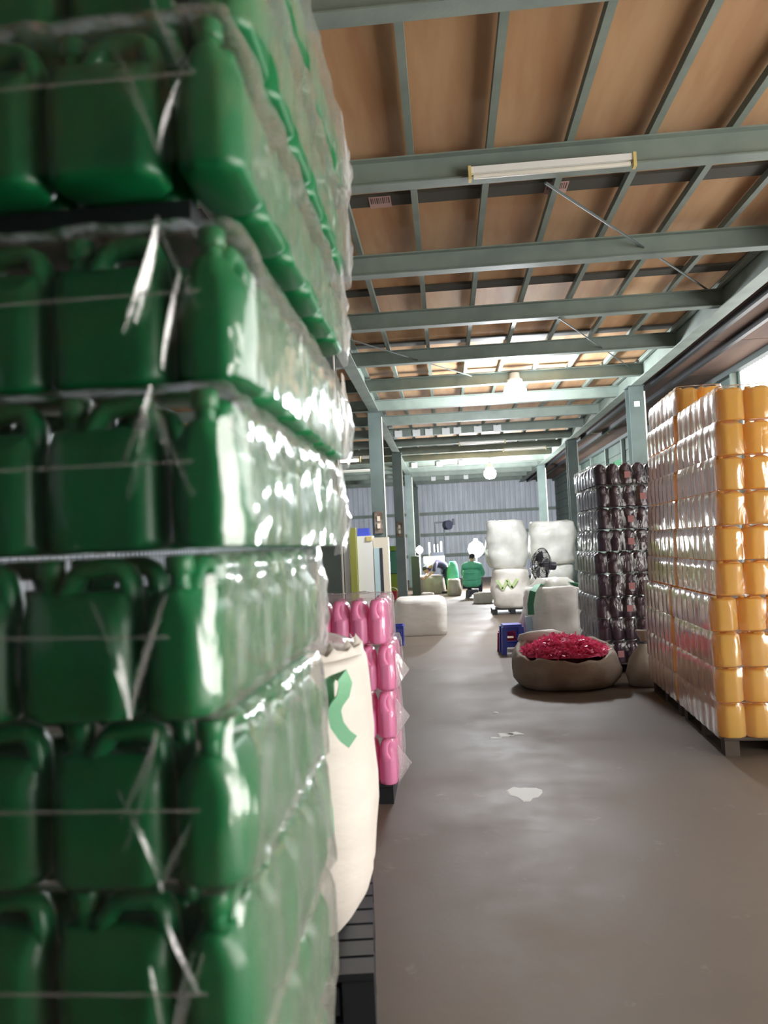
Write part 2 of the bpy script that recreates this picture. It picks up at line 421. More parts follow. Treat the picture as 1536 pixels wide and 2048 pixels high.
# ------------------------------------------------------------------ columns
def column(x, y, label, paper=False, conduit=True, rust=False):
    t = thing('steel_column', label, 'column', (x, y, 0), 0, 'steel columns')
    c = MB(); c.box(-0.135, 0.135, -0.15, -0.138, 0, 4.42); c.box(-0.135, 0.135, 0.138, 0.15, 0, 4.42); c.box(-0.006, 0.006, -0.138, 0.138, 0, 4.42)
    c.build('shaft', 'column', t)
    MB().box(-0.17, 0.17, -0.19, 0.19, 0, 0.02).build('base_plate', 'steel_dark', t)
    MB().box(-0.15, 0.15, -0.17, 0.17, 4.40, 4.42).build('cap_plate', 'steel_dark', t)
    if conduit: MB().tube([(0.148, -0.15, 0.3), (0.148, -0.15, 4.3)], 0.012, seg=6).build('conduit', 'tube_white', t)
    if rust:
        MB().box(-0.085, 0.085, -0.2, -0.15, 1.9, 2.35).build('switch_box', 'rust', t)
        for zz in (2.0, 2.15): MB().box(-0.03, 0.03, -0.22, -0.2, zz, zz+0.1).build('switch', 'cream', t)
    if paper: MB().box(-0.05, 0.05, -0.153, -0.15, 4.02, 4.12).build('paper_tag', 'paper', t)
    return t
column(XL, 8.75, 'green steel column standing beyond the green jug stack')
column(XL, 15.5, 'green steel column with switch box and white conduit above the pink jugs', rust=True)
column(XL, 22.4, 'green steel column beside the lime machine door', rust=True)
column(XL, 29.4, 'green steel column standing beyond the lime machine')
column(XL, YB-0.3, 'green steel column against the profiled back wall, left of the dark lamp post')
column(XR+0.06, 7.5, 'green steel column beside the yellow canisters, near the daylight panels', paper=False)
column(XR, 14.4, 'green steel column with small paper tag above the dark purple stack', paper=True)
column(XR, 21.6, 'green steel column beyond the tagged one, by the tube light')
column(XR, 28.4, 'green steel column rising behind the white wrapped bales')

# ------------------------------------------------------------------ lamps
def high_bay(x, y, z, label, power):
    t = thing('hanging_lamp', label, 'lamp', (x, y, z), 0, 'hanging lamps')
    MB().lathe([(0.02, 0.30), (0.09, 0.29), (0.10, 0.18), (0.14, 0.17), (0.15, 0.10), (0.10, 0.09)], 20).build('lamp_body', 'white_paint', t, True)
    g = MB(); g.lathe([(0.10, 0.10), (0.185, 0.05), (0.205, -0.04), (0.19, -0.12), (0.13, -0.19), (0.04, -0.215)], 24)
    g.build('lamp_globe', 'lamp_glow', t, True)
    MB().tube([(0, 0, 0.30), (0, 0, Z_BEAM-z)], 0.01, seg=6).build('cord', 'dark_metal', t)
    ld = bpy.data.lights.new('lamp_light', 'POINT'); ld.energy = power; ld.color = (0.93, 0.965, 1.0); ld.shadow_soft_size = 0.21
    lo = bpy.data.objects.new('lamp_light', ld); col.objects.link(lo); lo.parent = t; lo.location = (0, 0, -0.28)
    return t
p1 = at(1030, 778, BEAM_Y[10]-0.0)
high_bay(p1.x, p1.y, p1.z, 'glowing white lamp hanging from a roof beam over the middle of the aisle', LAMP_W)
p2 = at(980, 945, BEAM_Y[16])
high_bay(p2.x, p2.y, p2.z, 'glowing white lamp hanging deeper in the hall near the back wall', LAMP_W*2.0)

def tube_light(p, length, rz, label, group='tube lights', lit=False, name='tube_light'):
    t = thing(name, label, 'light', p, rz, group)
    MB().box(-length/2, length/2, -0.02, 0.02, -0.05, 0.0).build('housing', 'white_paint', t)
    MB().tube([(-length/2+0.03, -0.0, -0.075), (length/2-0.03, 0, -0.075)], 0.018, seg=8).build('tube', 'added_tube_glow' if lit else 'tube_white', t, True)
    for s in (-1, 1): MB().box(s*length/2-0.012, s*length/2+0.012, -0.03, 0.03, -0.105, 0.004).build('end_cap', 'tube_end', t)
    return t
pa, pb = at(942, 340, 5.78), at(1266, 318, 5.78)
tube_light(((pa.x+pb.x)/2, 5.79, Z_BEAM+0.06), 1.26, 0, 'unlit white tube light with yellowed ends on a roof beam')
pa = at(1205, 863, 21.0); tube_light((4.3, 21.0, pa.z+0.05), 0.6, 0, 'short unlit tube light beside the right hand girder')
for px, py, k, ln in ((965, 898, 9, 1.3), (1050, 912, 10, 1.3), (700, 938, 10, 1.3), (720, 960, 12, 1.3)):
    Y = BEAM_Y[k+5]-0.09; p = at(px, py, Y)
    tube_light((p.x, Y, Z_BEAM+0.03), ln, 0, 'pale tube light mounted on a far roof beam', 'tube lights on the far beams')
# unseen lit tube, added over the left bay machine to brighten its panels
tube_light((-2.1, BEAM_Y[10], 3.3), 1.2, 0, 'unseen lit tube light added to brighten the moulding machine in the side bay', lit=True)
for s in (-0.4, 0.4): MB().tube([(s, 0, 0), (s, 0, 1.18)], 0.006, seg=5).build('hanger', 'dark_metal', bpy.data.objects[[o.name for o in col.objects if o.name.startswith('tube_light')][-1]])
pw = at(647, 712, BEAM_Y[9])
t = thing('hanging_pipe', 'thin white pipe hanging down beside the left girder', 'pipe', (pw.x, BEAM_Y[9], 0))
MB().tube([(0, 0, 3.9), (0, 0, 4.48)], 0.022, seg=8).build('pipe', 'tube_white', t, True)
MB().lathe([(0.03, 4.45), (0.03, 4.48)], 8).build('pipe_flange', 'white_paint', t)

# white paper tags on the far beams
for (k, pts) in ((7, ((797, 871), (833, 870), (858, 869), (892, 868), (915, 867), (956, 866), (995, 864))),
                 (11, ((829, 932), (879, 930), (923, 927))), (14, ((867, 963), (894, 960), (932, 958)))):
    Y = BEAM_Y[k+6]-0.075
    for px, py in pts:
        p = at(px, py, Y)
        t = thing('paper_tag', 'small white paper tag hung on the %s roof beam' % {7: 'nearer', 11: 'farther', 14: 'farthest'}[k], 'tag', (p.x, Y, Z_BEAM), 0, 'paper tags on roof beam %s' % {7: 'near', 11: 'far', 14: 'farthest'}[k])
        MB().box(-0.10, 0.10, -0.004, 0, -0.02, 0.16).build('sheet', 'paper', t)
        MB().box(-0.03, 0.03, -0.008, 0.008, 0.155, 0.18).build('clip', 'dark_metal', t)

# ------------------------------------------------------------------ jugs
def csec(w, d, ch, x=0.0, y=0.0, z=0.0):
    """chamfered rectangle with softened chamfer ends, counter-clockwise"""
    hw, hd = w/2, d/2; k = ch*0.28; pts = []
    for sx, sy in ((1, 1), (-1, 1), (-1, -1), (1, -1)):
        q = [(hw, hd-ch-2.2*k), (hw, hd-ch-k), (hw-k*0.3, hd-ch+k*0.3), (hw-ch+k*0.3, hd-k*0.3), (hw-ch-k, hd), (hw-ch-2.2*k, hd)]
        q = [(a*sx, b_*sy) for a, b_ in q]
        if sx*sy < 0: q.reverse()
        pts += q
    return [(x+a, y+b_, z) for a, b_ in pts]
def jug_parts(W, T, H, sh, m, mcap, taper=True, seg=8):
    """jerrycan: chamfered body with sloping shoulder, loop handle on the right, capped neck on the left; base at z = 0"""
    ch = min(W, T)*0.26
    b = MB(); R_ = []
    for z, i in ((0, 0.014), (0.003, 0.006), (0.010, 0.001), (0.02, 0)): R_.append(csec(W-2*i, T-2*i, ch-i*0.5, z=z))
    zs = sh*0.80
    for z in (0.035, zs*0.5, zs-0.012): R_.append(csec(W, T, ch, z=z))
    if taper:
        for z, fw, ft in ((zs, 0.998, 0.98), (zs+0.010, 0.992, 0.90), (zs+0.024, 0.985, 0.72), (sh, 0.97, 0.52), (sh+0.007, 0.94, 0.42), (sh+0.009, 0.86, 0.2)):
            R_.append(csec(W*fw, T*ft, min(ch, T*ft*0.3), z=z))
    else:
        for z, i in ((sh-0.012, 0.001), (sh-0.004, 0.006), (sh, 0.016), (sh+0.003, 0.04)): R_.append(csec(W-2*i, T-2*i, max(ch-i*0.5, 0.004), z=z))
    b.rings(R_)
    nx = -W*0.29
    b.lathe([(0.019, sh-0.004), (0.019, sh+0.012), (0.016, sh+0.013), (0.016, H-0.024)], 12, (nx, 0, 0))
    hd = MB(); xr = W/2-0.014; xl = -W*0.09; zt = H-0.016; zb = sh-0.018
    path = [(xr-0.001, 0, zb-0.02), (xr, 0, zb+0.012), (xr-0.003, 0, zt-0.022), (xr-0.010, 0, zt-0.007), (xr-0.024, 0, zt-0.0005), ((xr+xl)/2+0.004, 0, zt), (xl+0.022, 0, zt-0.001), (xl+0.008, 0, zt-0.010), (xl-0.002, 0, zt-0.026), (xl-0.012, 0, zb+0.012), (xl-0.016, 0, zb-0.004)]
    hd.tube(path, 0.0165, T*0.25, seg, side=(0, 1, 0))
    cp = MB(); cp.lathe([(0.020, H-0.030), (0.0215, H-0.028), (0.0215, H-0.006), (0.019, H-0.001), (0.008, H)], 12, (nx, 0, 0))
    return b, hd, cp
def jug_kind(name, W, T, H, sh, m, mcap, whole=False, taper=True, seg=8):
    b, hd, cp = jug_parts(W, T, H, sh, m, mcap, taper, seg)
    if whole:
        b.add(hd.v, hd.f); b.add(cp.v, cp.f)
        return {'name': name, 'mesh': b.mesh(name, m, True, 50)}
    return {'name': name, 'body': b.mesh('body', m, True, 50), 'handle': hd.mesh('handle', m, True, 60), 'cap': cp.mesh('cap', mcap, True, 50)}
def place_jug(k, loc, rz, label, group, cat='jug'):
    if 'mesh' in k:
        o = put(k['name'], k['mesh'], None, loc, rz)
        return tag(o, label, cat, group)
    t = thing(k['name'], label, cat, loc, rz, group)
    for n in ('body', 'handle', 'cap'): put(n, k[n], t)
    return t
def grip_jug(name, W, T, H, m, mcap, whole=False, cap_r=0.02):
    """full shouldered jug whose right narrow side has a hollow with a grip bar across it"""
    b = MB(); Rg = []; ch = min(W, T)*0.3
    for u, iw, it, cut in ((0, .02, .02, 0), (.012, .008, .008, 0), (.04, .001, .001, 0), (.1, 0, 0, 0), (.3, 0, 0, 0), (.5, 0, 0, 0), (.56, 0, 0, .002), (.62, 0, 0, .022), (.70, .001, .001, .032), (.78, .003, .004, .034), (.85, .008, .010, .030), (.90, .016, .020, .020), (.935, .03, .034, .008), (.95, .05, .044, 0)):
        w_ = W-iw-cut; Rg.append(csec(w_, T-2*it, min(ch, (T-2*it)*0.3), x=-(iw*0+cut)/2, z=H*u))
    b.rings(Rg)
    nx = -W*0.2
    b.lathe([(cap_r*0.85, H*0.93), (cap_r*0.85, H*0.97)], 12, (nx, 0, 0))
    hd = MB(); xr = W/2-0.012; oy = -T*0.16
    hd.tube([(xr-0.006, 0, H*0.50), (xr, oy*0.6, H*0.57), (xr+0.004, oy, H*0.68), (xr+0.002, oy, H*0.79), (xr-0.008, oy*0.8, H*0.88), (xr-0.03, oy*0.4, H*0.935), (xr-0.06, 0, H*0.94)], [0.010, 0.013, 0.014, 0.014, 0.014, 0.013, 0.01], [T*0.30, T*0.28, T*0.22, T*0.20, T*0.22, T*0.26, T*0.2], 10, side=(0, 1, 0))
    cp = MB(); cp.lathe([(cap_r, H*0.955), (cap_r*1.06, H*0.96), (cap_r*1.06, H*0.992), (cap_r*0.9, H)], 12, (nx, 0, 0))
    if whole:
        b.add(hd.v, hd.f); b.add(cp.v, cp.f)
        return {'name': name, 'mesh': b.mesh(name, m, True, 60)}
    return {'name': name, 'body': b.mesh('body', m, True, 60), 'handle': hd.mesh('handle', m, True, 60), 'cap': cp.mesh('cap', mcap, True, 50)}
ORD = ['top', 'second', 'third', 'fourth', 'fifth', 'sixth', 'seventh', 'eighth', 'ninth', 'tenth', 'eleventh']
def lay(i, n): return 'top layer' if i == n-1 else ORD[n-1-i]+' layer down'
class Frame:
    def __init__(s, x, y, rz): s.o = Vector((x, y, 0)); s.rz = rz; s.c = math.cos(rz); s.s = math.sin(rz)
    def __call__(s, x, y, z): return (s.o.x+x*s.c-y*s.s, s.o.y+x*s.s+y*s.c, z)

def film_wrap(x0, x1, y0, y1, z0, z1, nx, ny, m, seed, scallop=0.008, cinch=0.018, jit=0.006, off=0.006, corner=0.02, nz=9, rib=6, lip=0.06, top_open=False):
    """shrink film round a block of jugs: scalloped over each jug, drawn in at top and bottom"""
    pts = []           # (x, y, nx, ny, scal)
    def side(ax, ay, bx, by, n, nxn, nyn):
        K = max(n*rib, 4)
        for i in range(K):
            u = (i+0.5)/K; ph = (u*n) % 1.0
            s = abs(math.sin(math.pi*ph))**0.5
            e = min(u, 1-u)*math.hypot(bx-ax, by-ay)
            rc = corner*max(0, 1-e/corner)**2 if corner else 0
            pts.append((ax+(bx-ax)*u, ay+(by-ay)*u, nxn, nyn, s, rc))
    side(x0, y0, x1, y0, nx, 0, -1); side(x1, y0, x1, y1, ny, 1, 0); side(x1, y1, x0, y1, nx, 0, 1); side(x0, y1, x0, y0, ny, -1, 0)
    rings = []; n = len(pts)
    zs = [0]+[(i/(nz-1)) for i in range(nz)]+[1]
    for k, u in enumerate(zs):
        ring = []
        for (x, y, ax, ay, s, rc) in pts:
            e = abs(2*u-1)
            d = off-scallop*(1-s)-(cinch if u > 0.5 else cinch*0.2)*(e**5)-rc
            z = z0+(z1-z0)*u
            jn = sno(x*9, y*9, z*9, seed); jn2 = sno(x*28, y*28, z*12, seed+3)
            d += jit*jn+jit*0.5*jn2
            if k == len(zs)-1: d -= lip
            zz = z+(0.004*jn2 if 0 < k < len(zs)-1 else 0)
            ring.append((x+ax*d, y+ay*d, max(zz, z0)))
        rings.append(ring)
    mb = MB(); mb.rings(rings, True, False, False)
    return mb.mesh('shrink_film', m, True, 70)

def pallet(name, label, x0, x1, y0, y1, h, m, fr, group='pallets', slats=7):
    t = thing(name, label, 'pallet', fr((x0+x1)/2, (y0+y1)/2, 0), fr.rz, group)
    a, b = (x1-x0)/2, (y1-y0)/2
    sw = 2*b/slats
    for i in range(slats): MB().box(-a, a, -b+i*sw+0.008, -b+(i+1)*sw-0.008, h-0.022, h).build('top_slat', m, t)
    for x in (-a, -0.05, a-0.1):
        for y in (-b, -0.05, b-0.1):
            MB().box(x, x+0.1, y, y+0.1, 0.02, h-0.04).build('block', m, t)
        MB().box(x, x+0.1, -b, b, h-0.04, h-0.022).build('stringer', m, t)
        MB().box(x, x+0.1, -b, b, 0.0, 0.02).build('bottom_board', m, t)
    return t

# ------------------------------------------------------------------ green jug stack, front left
GW, GT, GH, GP = 0.178, 0.100, 0.238, 0.246
G = jug_kind('green_jug', GW, GT, GH, 0.180, 'green', 'green_cap', seg=10)
GY = 1.06                                        # front of the stack
gz0 = 1.612-6*GP
# right edge of the front jug in the layer whose top is at eye height
gx = at(262, 1290, GY).x
dxs = {1: 0.02, 2: 0.03, 3: 0.036, 4: 0.030, 5: 0.0, 6: 0.040, 7: 0.058, 8: 0.072, 9: 0.085, 10: 0.085, 0: 0.02}
dys = {8: -0.03, 9: 0.02, 10: 0.03, 7: 0.0, 6: 0.0, 5: -0.01, 4: 0.01}
frg = Frame(0, 0, 0)
for L_ in range(11):
    NS = 6 if L_ > 5 else (5 if L_ == 5 else 4)
    x = gx+dxs[L_]; y = GY+dys.get(L_, 0.0); z = gz0+L_*GP+(0.056 if L_ > 7 else 0.0)
    rnd = random.Random(100+L_)
    for k in range(3):
        for r_ in range(2):
            place_jug(G, (x-GW/2-k*(GW+0.010)+rnd.uniform(-.003, .003), y+GT/2+r_*(GT+0.006), z), R(rnd.uniform(-1.5, 1.5)),
                  'dark green jerrycan showing its broad face and handle hole in the wrapped stack' if r_ == 0 else 'dark green jerrycan in the second row of the wrapped stack',
                  'front row of green jerrycans' if r_ == 0 else 'second row of green jerrycans', 'jerrycan')
    xs = x+0.018+GT/2
    for k in range(NS):
        place_jug(G, (xs+rnd.uniform(-.003, .003), y+GW/2+k*(GW+0.009), z), R(90+rnd.uniform(-1.5, 1.5)),
                  'dark green jerrycan turned edge-on in the aisle side of the wrapped stack', 'aisle side column of green jerrycans', 'jerrycan')
    # the film round this layer
    xa, xb = x-3*(GW+0.010), xs+GT/2; ya, yb = y-0.002, y+NS*(GW+0.009)
    me = film_wrap(xa, xb, ya, yb, z+0.002, z+GP-0.004, 5, NS, 'film', 200+L_, 0.006, 0.018, 0.010, 0.015, 0.03, 11, 8, 0.05)
    f = thing('shrink_film', 'clear wrinkled shrink film round one layer of green jerrycans', 'film', (0, 0, 0), 0, 'films round the green layers')
    put('sleeve', me, f)
    # welded seam half way up
    sm = MB(); path = [(xa+0.01, ya-0.0215, z+GP*0.52+rnd.uniform(-.01, .01)), (xb-0.05, ya-0.0215, z+GP*0.50), (xb+0.016, ya+0.03, z+GP*0.5), (xb+0.0175, (ya+yb)/2, z+GP*0.5), (xb+0.017, yb-0.03, z+GP*0.49)]
    sm.ribbon(path[:2], 0.004, (0, 0, 1), 0.001); sm.build('seam', 'film_fold', f)
    # sharp creases drawn from the pinched gap beside the corner jug
    for q in range(5):
        xg = x+0.009; top = rnd.random() < 0.5
        za, zb_ = (z+GP-0.01, z+GP*rnd.uniform(0.25, 0.6)) if top else (z+0.012, z+GP*rnd.uniform(0.4, 0.75))
        xe = xg+rnd.choice((-1, -1, 1))*rnd.uniform(0.02, 0.06)
        y_ = ya-0.0215; wdt = rnd.uniform(0.0025, 0.006); rws = []
        for i_ in range(6):
            u = i_/5; xx = xg+(xe-xg)*u**1.3; zz = za+(zb_-za)*u; w_ = wdt*math.sin(math.pi*(0.12+0.8*u))
            rws.append([(xx-w_, y_+0.003, zz), (xx-w_*0.1, y_-0.004*math.sin(math.pi*(0.1+0.8*u)), zz), (xx+w_, y_+0.003, zz)])
        MB().rings(rws, False, False, False).build('film_crease', 'film_crease', f, True, angle=80)
    if L_ > 4:
        fl = MB(); rows = []; ext = rnd.uniform(0.015, 0.04)
        for i in range(11):
            u = i/10; o_ = ext*math.sin(math.pi*min(1, u*1.1))*(0.6+0.5*sno(u*6, L_, 0))
            rows.append([(xb+0.012, yb-0.08, z+GP*u), (xb+0.013+0.4*o_, yb-0.03, z+GP*u), (xb+0.010+o_+0.008*sno(u*9, L_*3, 1), yb+0.01, z+GP*u-0.02), (xb-0.03+o_, yb+0.03, z+GP*u-0.03)])
        fl.rings(rows, False, False, False); fl.build('loose_flap', 'film_fold', f, True, angle=80)
sl = thing('separator_tray', 'dark slatted tray lying between two upper layers of green jerrycans', 'tray', (gx-0.2, GY+0.52, gz0+8*GP))
for q in range(6): MB().box(-0.33, 0.29, -0.46+q*0.158, -0.31+q*0.158, 0.0, 0.053).build('board', 'black_plastic', sl)
pallet('plastic_pallet', 'black plastic pallet under the green jerrycan stack', gx-0.7, gx+0.14, GY+0.02, GY+0.72, gz0-0.001, 'black_plastic', frg)

# ------------------------------------------------------------------ sacks
def sack_mesh(name, sx, sy, h, m, seed, prof, exp=3.2, wr=0.03, seg=40, fine=8.0, lean=(0, 0)):
    """prof: (height fraction, radius fraction) pairs; rounded square section with folds"""
    rings = []
    for u, r in prof:
        ring = []
        for i in range(seg):
            a = 2*math.pi*i/seg; c, s = math.cos(a), math.sin(a)
            q = (abs(c)**exp+abs(s)**exp)**(-1/exp)
            x = sx/2*r*q*c; y = sy/2*r*q*s; z = h*u
            n_ = sno(x*fine/2, y*fine/2, z*fine, seed)*wr+sno(x*fine*1.7, y*fine*1.7, z*fine*2.2, seed+5)*wr*0.45
            k = 1+n_/max(0.12, r*max(sx, sy)/2)
            ring.append((x*k+lean[0]*u, y*k+lean[1]*u, max(0.0, z+(n_*0.5 if 0.05 < u else 0))))
        rings.append(ring)
    return MB().rings(rings).mesh(name, m, True, 80)
BULGE = [(0, 0.80), (0.02, 0.88), (0.06, 0.94), (0.13, 0.985), (0.22, 1.0), (0.32, 1.01), (0.42, 1.01), (0.52, 1.0), (0.62, 1.0), (0.72, 0.985), (0.82, 0.97), (0.90, 0.95), (0.95, 0.92), (0.985, 0.86), (1.0, 0.74)]

# tall white bag on black pallets behind the green stack
zb = 0.2935
bx = at(748, 1500, 2.75).x
BW = 0.74
cx, cy = bx-BW/2, 2.74
bag = thing('bulk_bag', 'tall white woven bulk bag with green straps between the green and pink stacks', 'bag', (cx, cy, zb))
prof = [(0, 0.62), (0.015, 0.70), (0.05, 0.78), (0.12, 0.88), (0.20, 0.955), (0.30, 1.0), (0.40, 1.012), (0.50, 1.01), (0.60, 1.0), (0.70, 0.99), (0.80, 0.985), (0.90, 0.975), (0.95, 0.965), (0.985, 0.95), (1.0, 0.925)]
put('bag_body', sack_mesh('bag_body', BW, BW*0.95, 0.93, 'woven', 3, prof, 3.0, 0.016, 56, 6.0), bag)
# gathered flap on the top and loose grey liner
fr_ = MB(); rows = []
for i in range(25):
    a = -0.55+2.4*i/24; r0 = BW/2*0.93; rows.append([(r0*math.cos(a)*1.02, -r0*math.sin(a)*1.02, 0.90), (r0*math.cos(a)*1.0, -r0*math.sin(a)*1.0, 0.955+0.02*math.sin(i*2.2)), (r0*math.cos(a)*0.93, -r0*math.sin(a)*0.93, 0.965+0.03*math.sin(i*2.2+0.8))])
fr_.rings(rows, False, False, False); fr_.build('top_hem', 'woven', bag, True, angle=80)
lm = sack_mesh('liner', BW*0.78, BW*0.7, 0.14, 'film_fold', 9, [(0, 1.0), (0.3, 0.98), (0.6, 0.8), (0.85, 0.55), (1.0, 0.2)], 2.2, 0.05, 30, 7.0)
put('liner', lm, bag, (0.02, 0, 0.90))
def bagpt(px, py, dy): p = at(px, py, cy-dy); return (p.x-cx, p.y-cy, p.z-zb)
fy = BW*0.475+0.012
s1 = [bagpt(660, 1418, fy+0.012), bagpt(655, 1395, fy+0.02), bagpt(655, 1365, fy+0.025), bagpt(668, 1350, fy+0.04), bagpt(684, 1350, fy+0.05), bagpt(691, 1368, fy+0.04), bagpt(686, 1392, fy+0.025), bagpt(674, 1408, fy+0.02), bagpt(668, 1422, fy+0.015), bagpt(674, 1450, fy+0.012), bagpt(690, 1472, fy+0.010), bagpt(706, 1484, fy+0.008)]
MB().ribbon(s1, 0.045, [(0.8, 0.3, 0.3)]*5+[(0.9, 0.4, 0.2)]*3+[(0.95, 0.25, -0.2)]*4, 0.004).build('lifting_strap', 'strap', bag, True)
s2 = [bagpt(634, 1470, fy+0.008), bagpt(640, 1520, fy+0.008), bagpt(647, 1570, fy+0.008), bagpt(655, 1620, fy+0.008), bagpt(658, 1665, fy+0.008), bagpt(656, 1676, fy+0.01)]
MB().ribbon(s2, 0.035, (1, 0.25, 0), 0.005).build('lifting_strap', 'strap', bag, True)
# two black pallets under it
frb = Frame(cx-0.02, cy, R(6))
for i in range(2):
    t = pallet('plastic_pallet', 'black slotted plastic pallet, %s of two under the white bulk bag' % ('lower' if i == 0 else 'upper'), -0.44, 0.36, -0.42, 0.42, 0.145, 'black_plastic', frb, 'pallets', 8)
    t.location.z = i*0.146
    for q in range(10): MB().box(-0.42+q*0.075, -0.385+q*0.075, -0.425, -0.418, 0.03, 0.11).build('rib', 'black_plastic', t)

# ------------------------------------------------------------------ pink jugs
PY = 4.72
pxr = at(792, 1500, PY).x
PP = 0.292
P = grip_jug('pink_jug', 0.20, 0.112, 0.284, 'pink', 'pink_cap')
frp = Frame(0, 0, 0)
pallet('plastic_pallet', 'black plastic pallet under the pink jug stack', pxr-0.66, pxr-0.03, PY+0.03, PY+0.95, 0.12, 'black_plastic', frp)
offs = (0.0, 0.0, 0.012, -0.03)
for L_ in range(4):
    z = 0.122+L_*PP; xo = pxr+offs[L_]
    for k in range(5):
        for r_ in range(3 if k < 1 else 1):
            place_jug(P, (xo-0.054-k*0.118, PY+0.10+r_*0.212, z), R(-90+random.uniform(-3, 3)), 'glossy pink jug with grip hollow, %s of the low wrapped stack' % lay(L_, 4), 'pink jugs, '+lay(L_, 4), 'jug')
    me = film_wrap(xo-0.60, xo+0.002, PY-0.004, PY+0.65, z+0.002, z+PP-0.004, 5, 3, 'film_pink', 400+L_, 0.008, 0.012, 0.010, 0.017, 0.02, 9, 8, 0.05)
    f = thing('shrink_film', 'clear film sleeve with loose folds round the %s of pink jugs' % lay(L_, 4), 'film', (0, 0, 0), 0, 'films round the pink layers')
    put('sleeve', me, f)
    if L_ < 3:
        fl = MB(); zc = z+PP*0.45; x0 = xo+0.008
        fl.add([(x0, PY+0.02, zc+0.12), (x0+0.085, PY+0.06, zc-0.01), (x0, PY+0.02, zc-0.12), (x0, PY+0.05, zc+0.1), (x0+0.083, PY+0.064, zc-0.01), (x0, PY+0.05, zc-0.1)], [(0, 1, 2), (3, 5, 4), (0, 3, 4, 1), (1, 4, 5, 2)])
        fl.build('corner_flap', 'film_fold', f)
    else:
        rows = [[(xo-0.5+0.5*i/10, PY+0.02, z+PP-0.02), (xo-0.5+0.5*i/10, PY+0.05, z+PP+0.03+0.02*sno(i*0.8, 2, 0)), (xo-0.5+0.5*i/10, PY+0.25, z+PP+0.02*sno(i*0.8, 4, 0)+0.02)] for i in range(11)]
        MB().rings(rows, False, False, False).build('top_fold', 'film_fold', f, True, angle=80)

# ------------------------------------------------------------------ yellow canisters, right
q0 = ground(1446, 1516); q1 = ground(1313, 1392)
rzY = math.atan2(q1.y-q0.y, q1.x-q0.x)-math.pi/2
frY = Frame(q0.x, q0.y, rzY)
YH = 0.2535; YW = 0.172; YD = 0.19
Y_ = jug_kind('yellow_canister', YD-0.006, YW-0.004, 0.249, 0.229, 'yellow', 'yellow', whole=True, taper=False, seg=6)
zY = 0.132
for s_, (y0, rows_, ncol) in enumerate(((0.0, 10, 4), (1.255, 11, 2))):
    pallet('wooden_pallet', 'dark wooden pallet under the %s stack of yellow canisters' % ('tagged aisle corner' if s_ == 0 else 'rear, one layer taller'), 0.03, 1.0, y0+0.04, y0+1.18, zY-0.002, 'wood_dark', frY, 'pallets')
    for L_ in range(rows_):
        z = zY+L_*YH; rnd = random.Random(500+s_*50+L_)
        ox = rnd.uniform(-0.008, 0.008)+(0.05+(L_-4)*0.016 if L_ > 3 else -0.005)
        oy = rnd.uniform(-0.01, 0.01)
        ly = lay(L_, rows_); st_ = 'front' if s_ == 0 else 'rear'
        lab = 'translucent yellow canister facing the front, %s of the %s yellow stack' % (ly, st_)
        for k in range(7):
            place_jug(Y_, frY(ox+YD/2, y0+oy+YW/2+k*YW, z), rzY+R(rnd.uniform(-1, 1)), 'translucent yellow canister along the aisle side, %s of the %s yellow stack' % (ly, st_), 'yellow canisters along the aisle, %s stack, %s' % (st_, ly), 'canister')
        if s_ == 0 or L_ == rows_-1:
            for k in range(1, ncol):
                place_jug(Y_, frY(ox+YD/2+k*YD, y0+oy+YW/2, z), rzY+R(rnd.uniform(-1, 1)), lab, 'yellow canisters facing front, %s stack, %s' % (st_, ly), 'canister')
        nxc = ncol if (s_ == 0 or L_ == rows_-1) else 1
        me = film_wrap(ox-0.002, ox+nxc*YD+0.002, y0+oy-0.002, y0+oy+7*YW+0.002, z+0.001, z+YH-0.003, nxc, 7, 'film_yellow', 600+L_+s_*40, 0.010, 0.012, 0.004, 0.012, 0.012, 8, 6, 0.03)
        f = thing('shrink_film', 'pinkish clear film sleeve round the %s of the %s yellow canister stack' % (ly, st_), 'film', frY(0, 0, 0), rzY, 'films round the yellow layers')
        put('sleeve', me, f)

